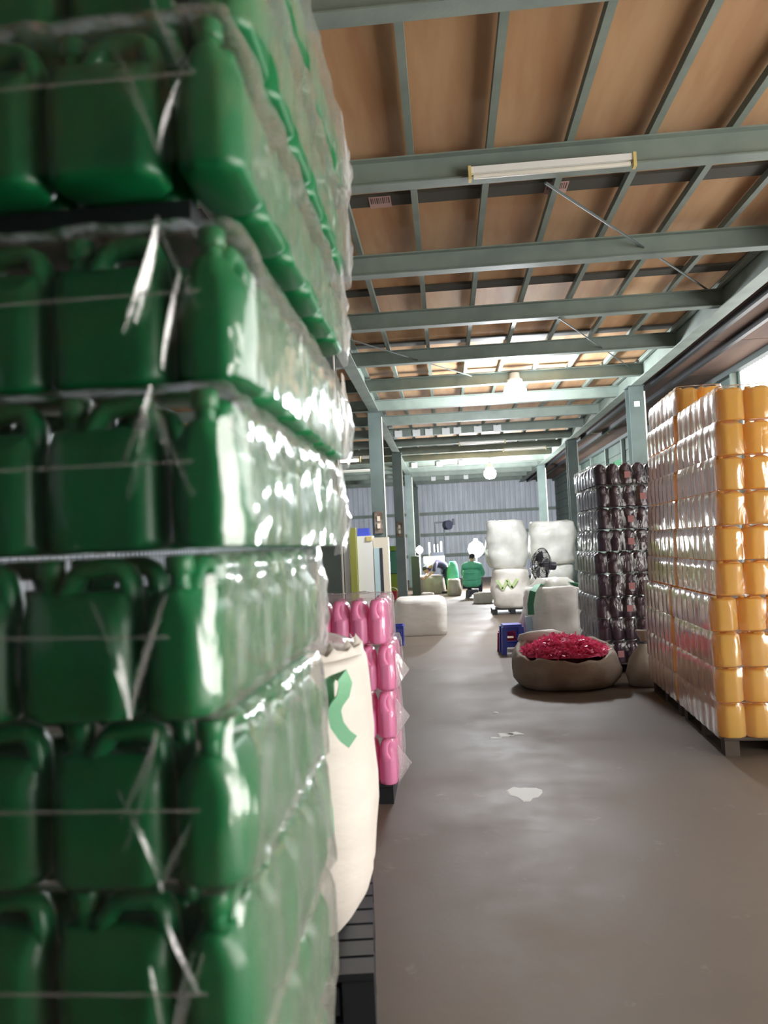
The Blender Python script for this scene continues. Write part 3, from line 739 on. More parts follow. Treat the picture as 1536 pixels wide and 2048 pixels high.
# ------------------------------------------------------------------ dark purple stack and violet stack
DY = 9.05
dxl = at(1190, 1100, DY).x
Dk = grip_jug('purple_jug', 0.19, 0.145, 0.256, 'purple', 'purple', True)
DP = 0.262
frD = Frame(0, 0, 0)
pallet('wooden_pallet', 'dark wooden pallet under the dark purple jug stack', dxl+0.02, dxl+0.74, DY+0.03, DY+1.3, 0.128, 'wood_dark', frD)
offD = [0.0, 0.0, -0.01, 0.02, 0.0, 0.05, 0.06, 0.06, 0.045, -0.02]
for L_ in range(9):
    z = 0.13+L_*DP; xo = dxl+offD[L_]; rnd = random.Random(700+L_)
    yo = DY+rnd.uniform(-0.02, 0.02)
    for k in range(5):
        place_jug(Dk, (xo+0.0745+k*0.149, yo+0.097, z), R(-90+rnd.uniform(-3, 3)), 'dark purple jug facing the front in the %s of its wrapped stack' % lay(L_, 9), 'front of the dark purple stack, '+lay(L_, 9), 'jug')
    for k in range(1, 5):
        place_jug(Dk, (xo+0.0745+k*0.149, yo+0.097+0.196, z), R(-90), 'dark purple jug in the second row, %s of its wrapped stack' % lay(L_, 9), 'second row of the dark purple stack, '+lay(L_, 9), 'jug')
    for k in range(1, 7):
        place_jug(Dk, (xo+0.0745, yo+0.097+k*0.196, z), R(-90), 'dark purple jug along the aisle side in the %s of its wrapped stack' % lay(L_, 9), 'aisle side of the dark purple stack, '+lay(L_, 9), 'jug')
    me = film_wrap(xo, xo+0.745, yo, yo+1.372, z+0.001, z+DP-0.005, 5, 14, 'film_dark', 800+L_, 0.010, 0.012, 0.010, 0.014, 0.03, 9, 5, 0.05)
    f = thing('shrink_film', 'shiny clear film sleeve round the %s of dark purple jugs' % lay(L_, 9), 'film', (0, 0, 0), 0, 'films round the purple layers')
    put('sleeve', me, f)
    # pink label on one or two jugs of the layer
    for k in ([] if L_ in (1, 4) else [2]):
        MB().box(-0.035, 0.035, -0.004, 0, 0.07, 0.145).build('paper_label', 'label_pink', f, loc=(xo+0.0745+(1, 0, 2, 2, 0, 2, 2, 3, 2)[L_]*0.149, yo-0.018, z))
V = grip_jug('violet_jug', 0.20, 0.15, 0.28, 'violet', 'violet', True)
vx = dxl+0.90
pallet('wooden_pallet', 'dark wooden pallet under the violet jug stack', vx+0.0, vx+0.66, DY+0.1, DY+1.0, 0.128, 'wood_dark', frD)
for L_ in range(8):
    z = 0.13+L_*0.29; xo = vx+(0.01 if L_ % 2 else -0.01)
    for k in range(4):
        place_jug(V, (xo+0.08+k*0.155, DY+0.19, z), R(-90), 'violet jug in the %s, between the purple and yellow stacks' % lay(L_, 8), 'violet jugs, '+lay(L_, 8), 'jug')
    me = film_wrap(xo, xo+0.63, DY+0.08, DY+0.32, z, z+0.284, 4, 1, 'film_dark', 900+L_, 0.012, 0.02, 0.012, 0.008, 0.03, 7, 6, 0.05)
    f = thing('shrink_film', 'shiny clear film sleeve round the %s of violet jugs' % lay(L_, 8), 'film', (0, 0, 0), 0, 'films round the violet layers')
    put('sleeve', me, f)
    fl = MB(); x0 = xo+0.01
    fl.add([(x0, DY+0.06, z+0.27), (x0-0.07, DY+0.04, z+0.2), (x0-0.03, DY+0.05, z+0.08), (x0, DY+0.065, z+0.02)], [(0, 1, 2, 3)])
    fl.build('corner_flap', 'film_fold', f)

# ------------------------------------------------------------------ open sack of red strips and tied sack
g0 = ground(1152, 1386)
rs = thing('open_sack', 'brown grey open sack lying on the floor, filled with red plastic strips', 'sack', (g0.x-0.02, g0.y+0.5, 0))
SX, SY = 1.18, 1.0
def open_sack(sx, sy, h, seed):
    rings = []; seg = 48
    prof = [(0, .78, 0), (0, .86, 0.02), (0, .95, 0.10), (0, 1.0, 0.20), (0, 0.985, 0.30), (0, 0.93, 0.38), (0, 0.88, 0.42), (0, 0.80, 0.41), (0, 0.78, 0.36), (0, 0.80, 0.25)]
    for _, r, z in prof:
        ring = []
        for i in range(seg):
            a = 2*math.pi*i/seg; c, s = math.cos(a), math.sin(a); q = (abs(c)**2.4+abs(s)**2.4)**(-1/2.4)
            n_ = sno(c*2.2, s*2.2, z*5, seed)*0.05+sno(c*6, s*6, z*9, seed+2)*0.025
            zz = z*(1+0.22*s)*h/0.42
            if z > 0.35: zz += 0.05*sno(c*3, s*3, 1, seed+4)
            ring.append(((sx/2*r+n_)*q*c, (sy/2*r+n_)*q*s, max(0, zz)))
        rings.append(ring)
    return MB().rings(rings, True, True, False)
open_sack(SX, SY, 0.40, 11).build('sack_body', 'woven_brown', rs, True, angle=80)
put('rolled_rim', sack_mesh('rolled_rim', 0.55, 0.2, 0.14, 'woven', 15, [(0, 0.9), (0.3, 1), (0.7, 0.95), (1, 0.5)], 2.2, 0.03, 24), rs, (-0.2, 0.36, 0.42))
hp = MB(); rnd = random.Random(12)
ring0 = []
for u, zz in ((1.0, 0.34), (0.8, 0.40), (0.55, 0.47), (0.3, 0.51), (0.08, 0.52)):
    ring0.append([(SX/2*0.8*u*math.cos(2*math.pi*i/24), SY/2*0.8*u*math.sin(2*math.pi*i/24), zz+0.02*sno(i*0.9, u*5, 0)) for i in range(24)])
hp.rings(ring0, True, False, True)
for i in range(900):
    a = rnd.uniform(0, 2*math.pi); u = math.sqrt(rnd.random())*0.8
    x, y = SX/2*u*math.cos(a), SY/2*u*math.sin(a); z = 0.52-0.16*(u/0.8)**2
    d = Vector((rnd.gauss(0, 1), rnd.gauss(0, 1), rnd.gauss(0.3, 0.5))).normalized(); l = rnd.uniform(0.03, 0.075)
    sdv = d.cross(Vector((rnd.gauss(0, 1), rnd.gauss(0, 1), rnd.gauss(0, 1)))).normalized()*rnd.uniform(0.006, 0.014)
    p = Vector((x, y, z)); bend = Vector((0, 0, rnd.uniform(0.0, 0.025)))
    hp.add([p-d*l-sdv, p-d*l+sdv, p+bend+sdv, p+bend-sdv, p+d*l+sdv, p+d*l-sdv], [(0, 1, 2, 3), (3, 2, 4, 5)])
o = hp.build('red_plastic_strips', 'shavings', None, loc=(g0.x-0.02, g0.y+0.5, 0))
tag(o, 'heap of red plastic strips filling the open sack', 'plastic strips'); o['kind'] = 'stuff'

g1 = ground(1288, 1380)
ts = thing('tied_sack', 'small grey white sack tied at the neck, squeezed beside the yellow stack', 'sack', (g1.x+0.08, g1.y+0.24, 0))
put('sack_body', sack_mesh('sack_body', 0.38, 0.34, 0.47, 'woven_grey', 21, [(0, .75), (.03, .88), (.12, .98), (.28, 1.0), (.45, .92), (.6, .75), (.75, .52), (.88, .32), (.95, .22), (1.0, .18)], 2.2, 0.03, 32, 9), ts)
put('sack_neck', sack_mesh('sack_neck', 0.17, 0.15, 0.13, 'woven_grey', 22, [(0, .4), (.2, .6), (.6, .95), (1, 1.1)], 2.0, 0.03, 20, 16), ts, (0.02, 0, 0.46))
MB().lathe([(0.045, 0.452), (0.05, 0.46), (0.045, 0.47)], 14).build('tie', 'dark_metal', ts, True)

# ------------------------------------------------------------------ stools
def stool(name, label, p, rz, m, s=0.30, h=0.42):
    t = thing(name, label, 'stool', p, rz, 'plastic stools')
    MB().frustum((0, 0), s*0.92, s*0.92, h-0.035, h, s*0.86, s*0.86).build('seat', m, t)
    for i in (-1, 1):
        for j in (-1, 1):
            b = MB().frustum((i*s*0.46, j*s*0.46), 0.065, 0.065, 0, h-0.034, 0.075, 0.075, -i*s*0.075, -j*s*0.075); b.build('leg', m, t)
    for a in range(4):
        o_ = MB().box(-s*0.40, s*0.40, -0.006, 0.006, 0, 0.05).build('stretcher', m, t, loc=(0, 0, 0.10))
        o_.location = (s*0.44*math.sin(a*math.pi/2), -s*0.44*math.cos(a*math.pi/2), 0.10); o_.rotation_euler = (0, 0, a*math.pi/2)
        o_ = MB().box(-s*0.36, s*0.36, -0.005, 0.005, 0, 0.06).build('apron', m, t)
        o_.location = (s*0.415*math.sin(a*math.pi/2), -s*0.415*math.cos(a*math.pi/2), h-0.09); o_.rotation_euler = (0, 0, a*math.pi/2)
    return t
gs = ground(1027, 1309)
stool('plastic_stool', 'blue plastic stool on the floor in front of the red stool', (gs.x, gs.y+0.15, 0), R(4), 'blue')
stool('plastic_stool', 'small red plastic stool just behind the blue stool', (gs.x-0.02, gs.y+0.55, 0), R(-6), 'red', 0.29, 0.30)

# ------------------------------------------------------------------ white bag with green straps, fan, white bales
def big_bag(name, label, loc, sx, sy, h, seed, m='woven', prof=BULGE, wr=0.05, cat='bag', group=None, fine=4.0, exp=3.0):
    t = thing(name, label, cat, loc, 0, group)
    put('bag_body', sack_mesh('bag_body', sx, sy, h, m, seed, prof, exp, wr, 48, fine), t)
    return t
wx0, wx1 = at(1050, 1240, 11.2).x, at(1172, 1240, 11.2).x
WB = big_bag('bulk_bag', 'slumped white bulk bag with green corner straps behind the blue stool', ((wx0+wx1)/2, 11.35, 0), wx1-wx0, 0.8, 0.92, 31, 'woven_white', wr=0.08)
ww = (wx1-wx0)/2
MB().ribbon([(-ww*0.86, -0.44, 0.55), (-ww*0.86, -0.43, 0.7), (-ww*0.76, -0.41, 0.88), (-ww*0.55, -0.3, 0.97), (-ww*0.35, -0.1, 0.95)], 0.09, [(1, -0.2, 0)]*3+[(0.5, -0.9, 0)]*2, 0.008).build('lifting_strap', 'strap_dark', WB, True)
MB().ribbon([(ww*0.9, -0.3, 0.80), (ww*0.8, -0.25, 0.93), (ww*0.5, -0.1, 0.96)], 0.08, (0.5, -0.9, 0), 0.008).build('lifting_strap', 'strap_dark', WB, True)
put('top_crumple', sack_mesh('top_crumple', (wx1-wx0)*0.9, 0.6, 0.22, 'sheet_white', 33, [(0, 1), (.3, .95), (.6, .75), (.85, .5), (1, .2)], 2.3, 0.09, 36, 7), WB, (0.02, 0.05, 0.84))
MB().box(-ww-0.03, -ww+0.06, -0.3, 0.1, 0, 0.36).build('blue_print_panel', 'pale_blue', WB, loc=(0.03, -0.02, 0.15))

# pedestal fan behind it
fp = at(1076, 1131, 12.1)
fan = thing('pedestal_fan', 'black pedestal fan turned sideways behind the white bag with green straps', 'fan', (fp.x+0.13, 12.1, 0))
hz_ = fp.z
MB().lathe([(0.22, 0), (0.22, 0.02), (0.20, 0.04), (0.04, 0.06)], 24).build('base', 'fan_black', fan, True)
MB().tube([(0, 0, 0.04), (0, 0, hz_-0.05)], 0.018, seg=10).build('pole', 'fan_black', fan, True)
ax = Vector((-0.90, -0.40, 0.14)).normalized()
head = put('head', None, fan, (0, 0, hz_)); head.empty_display_size = 0.1
head.rotation_euler = ax.to_track_quat('Z', 'Y').to_euler()
MB().lathe([(0.02, -0.16), (0.065, -0.15), (0.07, -0.03), (0.05, 0.0), (0.03, 0.06)], 16).build('motor', 'fan_black', head, True)
cg = MB()
def torus(mb, r, z, th, seg=36):
    pts = [(r*math.cos(2*math.pi*i/seg), r*math.sin(2*math.pi*i/seg), z) for i in range(seg+1)]
    mb.tube(pts, th, seg=5, cap=False)
for r_, z_ in ((0.262, 0.10), (0.20, 0.165), (0.13, 0.18), (0.06, 0.185), (0.2, 0.035), (0.12, 0.02)): torus(cg, r_, z_, 0.008 if r_ > 0.24 else 0.004)
for i in range(44):
    a = 2*math.pi*i/44; c, s = math.cos(a), math.sin(a)
    cg.tube([(0.05*c, 0.05*s, 0.185), (0.13*c, 0.13*s, 0.18), (0.2*c, 0.2*s, 0.165), (0.25*c, 0.25*s, 0.10), (0.2*c, 0.2*s, 0.035), (0.06*c, 0.06*s, 0.01)], 0.003, seg=4)
cg.build('cage', 'fan_black', head)
for i in range(3):
    rows = []
    for k in range(6):
        r_ = 0.03+0.19*k/5; wd = 0.5+0.25*math.sin(k/5*math.pi)
        rows.append([(r_*math.cos(a_), r_*math.sin(a_), 0.09+0.03*(a_-2*math.pi*i/3)) for a_ in [2*math.pi*i/3+wd*(q/4-0.5)*1.6 for q in range(5)]])
    MB().rings(rows, False, False, False).build('blade', 'fan_grey', head, True)
MB().lathe([(0.035, 0.06), (0.035, 0.11), (0.02, 0.125)], 14).build('hub', 'fan_black', head, True)

# white wrapped bales, two columns of bags on black pallets
bp0 = ground(1000, 1230)
Yb_ = bp0.y
def bale(px0, px1, ztop, Y, label, seed, z0=0.0, h=1.0, m='sheet_white', sy=1.0, print_=False):
    a, b_ = at(px0, 1150, Y).x, at(px1, 1150, Y).x
    t = big_bag('wrapped_bale', label, ((a+b_)/2, Y+sy/2, z0), b_-a, sy, h, seed, m, BULGE, 0.08, 'bale', 'white wrapped bales', 4.0)
    if print_:
        for (u, v, rr) in ((-0.28, 0.55, -0.5), (-0.17, 0.52, 0.5), (-0.06, 0.55, -0.5), (0.05, 0.56, 0.6)):
            MB().box(-0.03, 0.03, -0.012, 0, -0.12, 0.12).build('printed_mark', 'leaf_print', t, loc=(u, -sy/2-0.035, v)).rotation_euler = (0, rr, 0)
    return t, (a+b_)/2, b_-a
t, mx_, wd_ = bale(985, 1062, 0, Yb_, 'white bale with pale green print on a black pallet', 41, 0.13, 0.86, 'woven_white', print_=True)
pallet('plastic_pallet', 'black plastic pallet under the white bale with green print', -0.45, 0.45, 0.04, 0.9, 0.125, 'black_plastic', Frame(mx_, Yb_, 0))
bale(978, 1060, 0, Yb_+0.05, 'large milky film wrapped bale on top of the printed white bale', 42, 1.02, 1.08, 'sheet_white')
t, mx2, wd2 = bale(1066, 1150, 0, Yb_+0.35, 'white lower bale beside the printed bale, mostly hidden by the fan', 43, 0.13, 0.90, 'sheet_white')
pallet('plastic_pallet', 'black plastic pallet under the bale behind the fan', -0.4, 0.4, 0.05, 0.9, 0.125, 'black_plastic', Frame(mx2, Yb_+0.35, 0))
bale(1068, 1160, 0, Yb_+0.4, 'milky film wrapped bale above the fan, next to the purple stack', 44, 1.06, 0.98, 'sheet_white')
lp = ground(962, 1207)
t = big_bag('loose_bag', 'small crumpled white bag lying at the foot of the printed bale', (lp.x+0.05, lp.y+0.2, 0), 0.55, 0.4, 0.28, 46, 'sheet_white', BULGE, 0.06, 'bag')

# low white bag on the left of the aisle and blue basket
lb0, lb1 = ground(788, 1274), ground(895, 1272)
big_bag('bulk_bag', 'low cream white bag lying beside the pink stack on the left of the aisle', ((lb0.x+lb1.x)/2, lb0.y+0.45, 0), lb1.x-lb0.x, 0.9, 0.66, 51, 'woven_white', [(0, .93), (.03, .97), (.1, 1), (.3, 1.0), (.55, .99), (.75, .98), (.88, .97), (.95, .94), (1, .85)], 0.05, fine=3.0, exp=5)
bk = ground(788, 1293)
t = thing('plastic_basket', 'blue slotted plastic basket standing behind the pink jugs', 'basket', (bk.x, bk.y+0.15, 0))
for (nm, rz_) in (('side', 0), ('side', 90), ('side', 180), ('side', 270)):
    m_ = MB(); m_.box(-0.15, 0.15, -0.155, -0.145, 0, 0.05); m_.box(-0.16, 0.16, -0.165, -0.145, 0.28, 0.33)
    for i in range(8): m_.box(-0.15+i*0.0405, -0.15+i*0.0405+0.017, -0.155, -0.145, 0.05, 0.28)
    m_.build(nm, 'blue', t, rz=R(rz_))
MB().box(-0.145, 0.145, -0.145, 0.145, 0, 0.01).build('bottom', 'blue', t)

# ------------------------------------------------------------------ machines in the left bay
MY, MX = 15.0, -2.2
m1 = thing('moulding_machine', 'cream and white moulding machine with olive post and blue box behind the pink jugs', 'machine', (MX, MY, 0))
def mx(px): return at(px, 1075, MY).x-MX
def mzz(py, px=730): return at(px, py, MY).z
MB().box(-1.2, mx(745), 0.05, 1.3, 0.1, 0.8).build('bed', 'cream', m1)
MB().box(mx(714), mx(745), -0.04, 1.2, 0.3, mzz(1072)).build('guard_panel', 'white_paint', m1)
MB().box(mx(668), mx(698), -0.04, 1.2, 0.3, mzz(1088, 685)).build('guard_panel', 'white_paint', m1)
MB().box(mx(700), mx(713), -0.14, 0.04, 0.0, mzz(1056, 705)).build('post', 'olive', m1)
MB().box(mx(746), mx(776), -0.02, 0.25, 0.05, mzz(1075, 760)).build('end_panel', 'cream', m1)
MB().box(mx(747), mx(757), -0.035, -0.02, 0.5, mzz(1096, 750)).build('window_strip', 'pale_blue', m1)
MB().box(mx(758), mx(764), -0.03, -0.02, 0.3, mzz(1096, 760)).build('grille', 'dark_metal', m1)
MB().frustum(((mx(714)+mx(738))/2, 0.2), mx(738)-mx(714), 0.3, mzz(1072), mzz(1056), (mx(738)-mx(714))*0.9, 0.27).build('blue_box', 'blue', m1)
MB().box(mx(733), mx(744), -0.06, -0.04, mzz(1082), mzz(1073)).build('control_plate', 'tube_end', m1)
MB().box(-1.1, mx(744), 0.1, 1.2, 0.0, 0.1).build('plinth', 'dark_metal', m1)

lx0, lx1 = at(764, 1140, 23.2).x, at(803, 1140, 23.2).x
lt = at(785, 1092, 23.2).z
m2 = thing('machine_cabinet', 'lime green machine cabinet with a dark teal window in its door beside the column', 'machine', (lx0, 23.2, 0))
wl = lx1-lx0+0.06
MB().box(-1.3, wl, 0.02, 1.5, 0.0, lt).build('cabinet', 'lime', m2)
d = MB().box(-0.35, wl-0.05, -0.02, 0.02, 0.12, lt-0.04).build('door', 'lime', m2)
MB().box(0.0, wl-0.17, -0.035, -0.02, 0.78, lt-0.15).build('window_frame', 'dark_metal', d)
MB().box(0.02, wl-0.19, -0.045, -0.034, 0.80, lt-0.17).build('window_pane', 'teal_glass', d)
MB().box(wl-0.1, wl-0.07, -0.06, -0.02, 0.7, 0.85).build('handle', 'dark_metal', d)
rd = ground(793, 1196)
t = thing('red_bucket', 'small red bucket on the floor below the lime green door', 'bucket', (rd.x-0.05, 22.85, 0))
MB().lathe([(0.11, 0), (0.13, 0.02), (0.16, 0.26), (0.17, 0.27), (0.15, 0.27), (0.12, 0.03)], 18).build('pail', 'red', t, True)
MB().tube([(0.16*math.cos(a_), 0, 0.26+0.12*math.sin(a_)) for a_ in [math.pi*i/8 for i in range(9)]], 0.006, seg=5).build('handle', 'white_paint', t)

# ------------------------------------------------------------------ far end: machine, posts, sacks, people
mg = at(868, 1115, 27.0)
gm = thing('grinding_machine', 'pale grey machine with dark feed hopper and upright bars near the back wall', 'machine', (mg.x, 27.0, 0))
MB().box(-0.36, 0.36, 0, 0.9, 0.0, 0.8).build('body', 'dark_metal', gm)
MB().frustum((0, 0.4), 0.5, 0.7, 0.8, 0.98, 0.76, 0.9).build('hood', 'grey_paint', gm)
MB().box(-0.38, 0.38, -0.06, 0.86, 0.98, 1.22).build('hood_panel', 'grey_paint', gm)
MB().box(-0.12, 0.36, 0.0, 0.6, 1.22, 1.36).build('hopper', 'dark_metal', gm)
for px, r_, h0, h1, m_ in ((858, 0.035, 1.3, 1.72, 'white_paint'), (868, 0.022, 1.3, 1.64, 'paper'), (875, 0.02, 1.3, 1.64, 'paper'), (882, 0.035, 1.3, 1.74, 'white_paint')):
    MB().tube([(at(px, 1090, 27.0).x-mg.x, 0.15, 1.2), (at(px, 1090, 27.0).x-mg.x, 0.15, h1)], r_, seg=8).build('upright_bar', m_, gm, True)
# tall stand with crossbar and dark fan head
sp = at(888, 1100, 29.0)
st = thing('wall_fan_stand', 'tall thin stand with crossbar and dark round fan head before the back wall', 'fan', (sp.x, 29.0, 0))
MB().lathe([(0.25, 0), (0.25, 0.03), (0.04, 0.05)], 18).build('base', 'dark_metal', st, True)
for px in (871, 889): MB().tube([(at(px, 1080, 29.0).x-sp.x, 0, 0.03), (at(px, 1080, 29.0).x-sp.x, 0, at(px, 1048, 29.0).z)], 0.02, seg=6).build('pole', 'dark_metal', st)
zc = at(880, 1045, 29.0).z
MB().tube([(at(867, 1045, 29.0).x-sp.x, 0, zc), (at(908, 1045, 29.0).x-sp.x, 0, zc+0.02)], 0.03, seg=6).build('crossbar', 'dark_metal', st)
hx = at(893, 1051, 29.0)
MB().tube([(hx.x-sp.x-0.04, -0.05, hx.z), (hx.x-sp.x+0.10, -0.2, hx.z+0.02)], [0.17, 0.19], seg=16).build('fan_head', 'fan_black', st, True)
MB().tube([(at(907, 1048, 29.0).x-sp.x, 0, zc-0.12), (at(907, 1048, 29.0).x-sp.x, 0, zc+0.12)], 0.05, seg=8).build('counterweight', 'dark_metal', st, True)

def work_lamp(px, py, Y, r, label, power):
    p = at(px, py, Y)
    t = thing('work_lamp', label, 'lamp', (p.x, Y, 0), 0)
    MB().lathe([(0.14, 0), (0.14, 0.03), (0.03, 0.05)], 14).build('base', 'dark_metal', t, True)
    MB().tube([(0, 0, 0.04), (0, 0, p.z-r)], 0.02, seg=8).build('pole', 'grey_paint', t, True)
    MB().lathe([(r*0.3, -r), (r*0.8, -r*0.6), (r, 0), (r*0.8, r*0.6), (r*0.25, r)], 16, (0, 0, p.z)).build('bulb', 'work_glow', t, True)
    MB().lathe([(r*0.35, r*0.95), (r*0.35, r*1.3)], 12, (0, 0, p.z)).build('socket', 'dark_metal', t)
    ld = bpy.data.lights.new('lamp_light', 'POINT'); ld.energy = power; ld.shadow_soft_size = r; ld.color = (0.95, 0.97, 1)
    lo = bpy.data.objects.new('lamp_light', ld); col.objects.link(lo); lo.parent = t; lo.location = (0, -r*1.4, p.z)
work_lamp(839, 1100, 25.5, 0.12, 'small bright work lamp on a thin stand near the grey machine', 120)
work_lamp(952, 1098, 26.0, 0.28, 'large bright work lamp glowing behind the person in green', 600)
# dark lamp post next to it
dp = at(832, 1150, 24.8)
t = thing('dark_post', 'dark blue grey post standing left of the grey sacks', 'post', (dp.x, 24.8, 0))
MB().box(-0.13, 0.13, -0.1, 0.1, 0.0, at(832, 1112, 24.8).z).build('post', 'dark_metal', t)
MB().box(-0.18, 0.18, -0.15, 0.15, 0, 0.02).build('base_plate', 'steel_dark', t)

def gsack(px0, px1, pyb, h, seed, label, m='woven_grey', sy=0.7):
    a, b_ = ground(px0, pyb), ground(px1, pyb)
    return big_bag('floor_sack', label, ((a.x+b_.x)/2, a.y+sy/2, 0), b_.x-a.x, sy, h, seed, m, [(0, .9), (.05, .97), (.2, 1), (.5, 1), (.75, .97), (.9, .9), (1, .7)], 0.07, 'sack', 'sacks at the far end', fine=4.0, exp=3.5)
gsack(828, 893, 1190, 0.62, 61, 'long grey sack on the floor in front of the person in dark clothes')
gsack(896, 924, 1193, 0.52, 62, 'pale square sack between the long grey sack and the person in green')
gsack(845, 868, 1204, 0.24, 63, 'small white bundle on the floor before the long grey sack', 'woven', 0.3)
gg = ground(905, 1180)
big_bag('green_bag', 'green plastic bag leaning behind the pale square sack', (at(905, 1140, 24.3).x, 24.6, 0), 0.42, 0.35, 1.05, 64, 'jacket_green', [(0, .9), (.1, 1), (.4, 1), (.7, .85), (.9, .6), (1, .4)], 0.06, 'bag')

def skin_mesh(name, joints, edges, m, sub=2):
    me = bpy.data.meshes.new(name); me.from_pydata([j[:3] for j in joints], edges, []); me.update()
    o = bpy.data.objects.new(name, me); col.objects.link(o)
    md = o.modifiers.new('s', 'SKIN'); md.use_smooth_shade = True
    sd = o.modifiers.new('d', 'SUBSURF'); sd.levels = sub; sd.render_levels = sub
    for i, j in enumerate(joints):
        r = j[3] if isinstance(j[3], tuple) else (j[3], j[3])
        me.skin_vertices[0].data[i].radius = r
    me.skin_vertices[0].data[0].use_root = True
    bpy.context.view_layer.update()
    dg = bpy.context.evaluated_depsgraph_get()
    nm = bpy.data.meshes.new_from_object(o.evaluated_get(dg)); nm.name = name
    bpy.data.objects.remove(o); nm.materials.clear(); nm.materials.append(MATS[m]); nm.shade_smooth()
    return nm
def head_mesh(sc=1.0):
    m = MB(); rings = []
    for z, rx, ry, dy in ((-0.115, .03, .035, -.03), (-.10, .05, .055, -.025), (-.07, .062, .075, -.012), (-.03, .070, .088, -.003), (.01, .075, .094, 0), (.05, .074, .094, .004), (.085, .064, .08, .008), (.108, .042, .052, .01), (.118, .015, .02, .01)):
        rings.append([(rx*sc*math.cos(2*math.pi*i/20), (ry*math.sin(2*math.pi*i/20)+dy)*sc, z*sc) for i in range(20)])
    m.rings(rings)
    m.tube([(0, -.088*sc, .02*sc), (0, -.108*sc, -.025*sc), (0, -.09*sc, -.035*sc)], [.008*sc, .016*sc, .012*sc], seg=6)      # nose
    for s in (-1, 1): m.tube([(s*.073*sc, .005*sc, .02*sc), (s*.083*sc, .012*sc, .0), (s*.074*sc, .008*sc, -.03*sc)], [.012*sc, .018*sc, .010*sc], .008*sc, seg=6)   # ears
    return m
def face_bits(parent, sc=1.0):
    for s in (-1, 1): MB().lathe([(.002, -.006), (.009, -.003), (.009, .003), (.002, .006)], 8, (s*.03*sc, -.088*sc, .012*sc)).build('eye', 'hair', parent)
    MB().box(-.022, .022, -.088, -.080, -.062, -.055).build('mouth', 'label_pink', parent)
def hair_mesh():
    m = MB(); rings = []
    for z, rx, ry, dy, in ((-.06, .070, .05, .055), (-.02, .080, .078, .03), (.03, .083, .092, .018), (.07, .080, .097, .010), (.105, .062, .076, .010), (.128, .032, .04, .012), (.135, .008, .01, .012)):
        rings.append([(rx*math.cos(2*math.pi*i/20), ry*math.sin(2*math.pi*i/20)+dy, z) for i in range(20)])
    return m.rings(rings)
def arm_hand(sh_, el, wr, tipdir, joints, edges, root, r=(0.045, 0.038, 0.028)):
    """adds arm, palm and five fingers to the skeleton lists"""
    def addj(p, rr, par):
        joints.append((p[0], p[1], p[2], rr)); edges.append((par, len(joints)-1)); return len(joints)-1
    a = addj(sh_, r[0], root); b_ = addj(el, r[1], a); c = addj(wr, r[2], b_)
    t = Vector(tipdir).normalized(); wv = Vector(wr)
    side = t.cross(Vector((0, 0, 1))); side = side.normalized() if side.length > 0.1 else Vector((1, 0, 0))
    p = wv+t*0.055; pal = addj(p, (0.03, 0.016), c)
    for k, ln in enumerate((0.07, 0.08, 0.075, 0.058)):
        o_ = side*(k-1.5)*0.02; q1_ = p+t*0.035+o_; q2 = q1_+t*ln*0.5; q3 = q2+t*ln*0.4-Vector((0, 0, ln*0.3))
        i1 = addj(q1_, 0.009, pal); i2 = addj(q2, 0.0085, i1); addj(q3, 0.007, i2)
    th1 = wv+t*0.03-side*0.04; i1 = addj(th1, 0.010, c); addj(th1+t*0.04-side*0.012, 0.008, i1)

# person in green, seated on a low stool with the back turned, head bowed to the left
gp = ground(946, 1197)
PX, PYY = gp.x, gp.y+0.25
pe = thing('person', 'person in a puffy green jacket sitting bowed with their back to the aisle', 'person', (PX, PYY, 0), R(168))
J = [(0, 0, 0.42, 0.13), (0, -0.03, 0.62, 0.13), (0, -0.07, 0.82, 0.14), (0, -0.12, 0.98, 0.10), (0, -0.16, 1.06, 0.05), (0, -0.20, 1.14, 0.055)]
E = [(0, 1), (1, 2), (2, 3), (3, 4), (4, 5)]
for s in (-1, 1):
    o_ = len(J); J += [(s*0.11, -0.06, 0.42, 0.085), (s*0.17, -0.44, 0.46, 0.062), (s*0.17, -0.46, 0.10, 0.042), (s*0.17, -0.50, 0.04, 0.035), (s*0.18, -0.62, 0.03, 0.03)]
    E += [(0, o_), (o_, o_+1), (o_+1, o_+2), (o_+2, o_+3), (o_+3, o_+4)]
    arm_hand((s*0.20, -0.12, 0.94), (s*0.27, -0.26, 0.68), (s*0.14, -0.46, 0.62), (-s*0.3, -1, -0.1), J, E, 3)
put('body', skin_mesh('body', J, E, 'skin'), pe)
hd_ = head_mesh().build('head', 'skin', pe, True, loc=(0, -0.24, 1.19), angle=60); hd_.rotation_euler = (R(28), 0, R(-25))
hair_mesh().build('hair', 'hair', hd_, True, angle=60); face_bits(hd_)
JJ = [(0, 0.01, 0.28, (0.30, 0.22)), (0, 0.0, 0.48, (0.31, 0.23)), (0, -0.03, 0.66, (0.30, 0.22)), (0, -0.07, 0.84, (0.30, 0.21)), (0, -0.10, 1.0, (0.24, 0.17)), (0, -0.14, 1.09, (0.14, 0.11))]
EE = [(0, 1), (1, 2), (2, 3), (3, 4), (4, 5)]
for s in (-1, 1):
    o_ = len(JJ); JJ += [(s*0.23, -0.12, 0.93, 0.10), (s*0.30, -0.24, 0.70, 0.085), (s*0.22, -0.40, 0.63, 0.06)]; EE += [(4, o_), (o_, o_+1), (o_+1, o_+2)]
put('jacket', skin_mesh('jacket', JJ, EE, 'jacket_green'), pe)
for z, r_, dy in ((0.56, 0.235, 0.0), (0.74, 0.225, -0.04)):
    MB().tube([((r_+0.02)*math.cos(a_), dy+(r_-0.02)*math.sin(a_), z) for a_ in [math.pi*i/12-0.2 for i in range(15)]], 0.03, seg=6).build('jacket_quilt', 'jacket_green', pe, True)
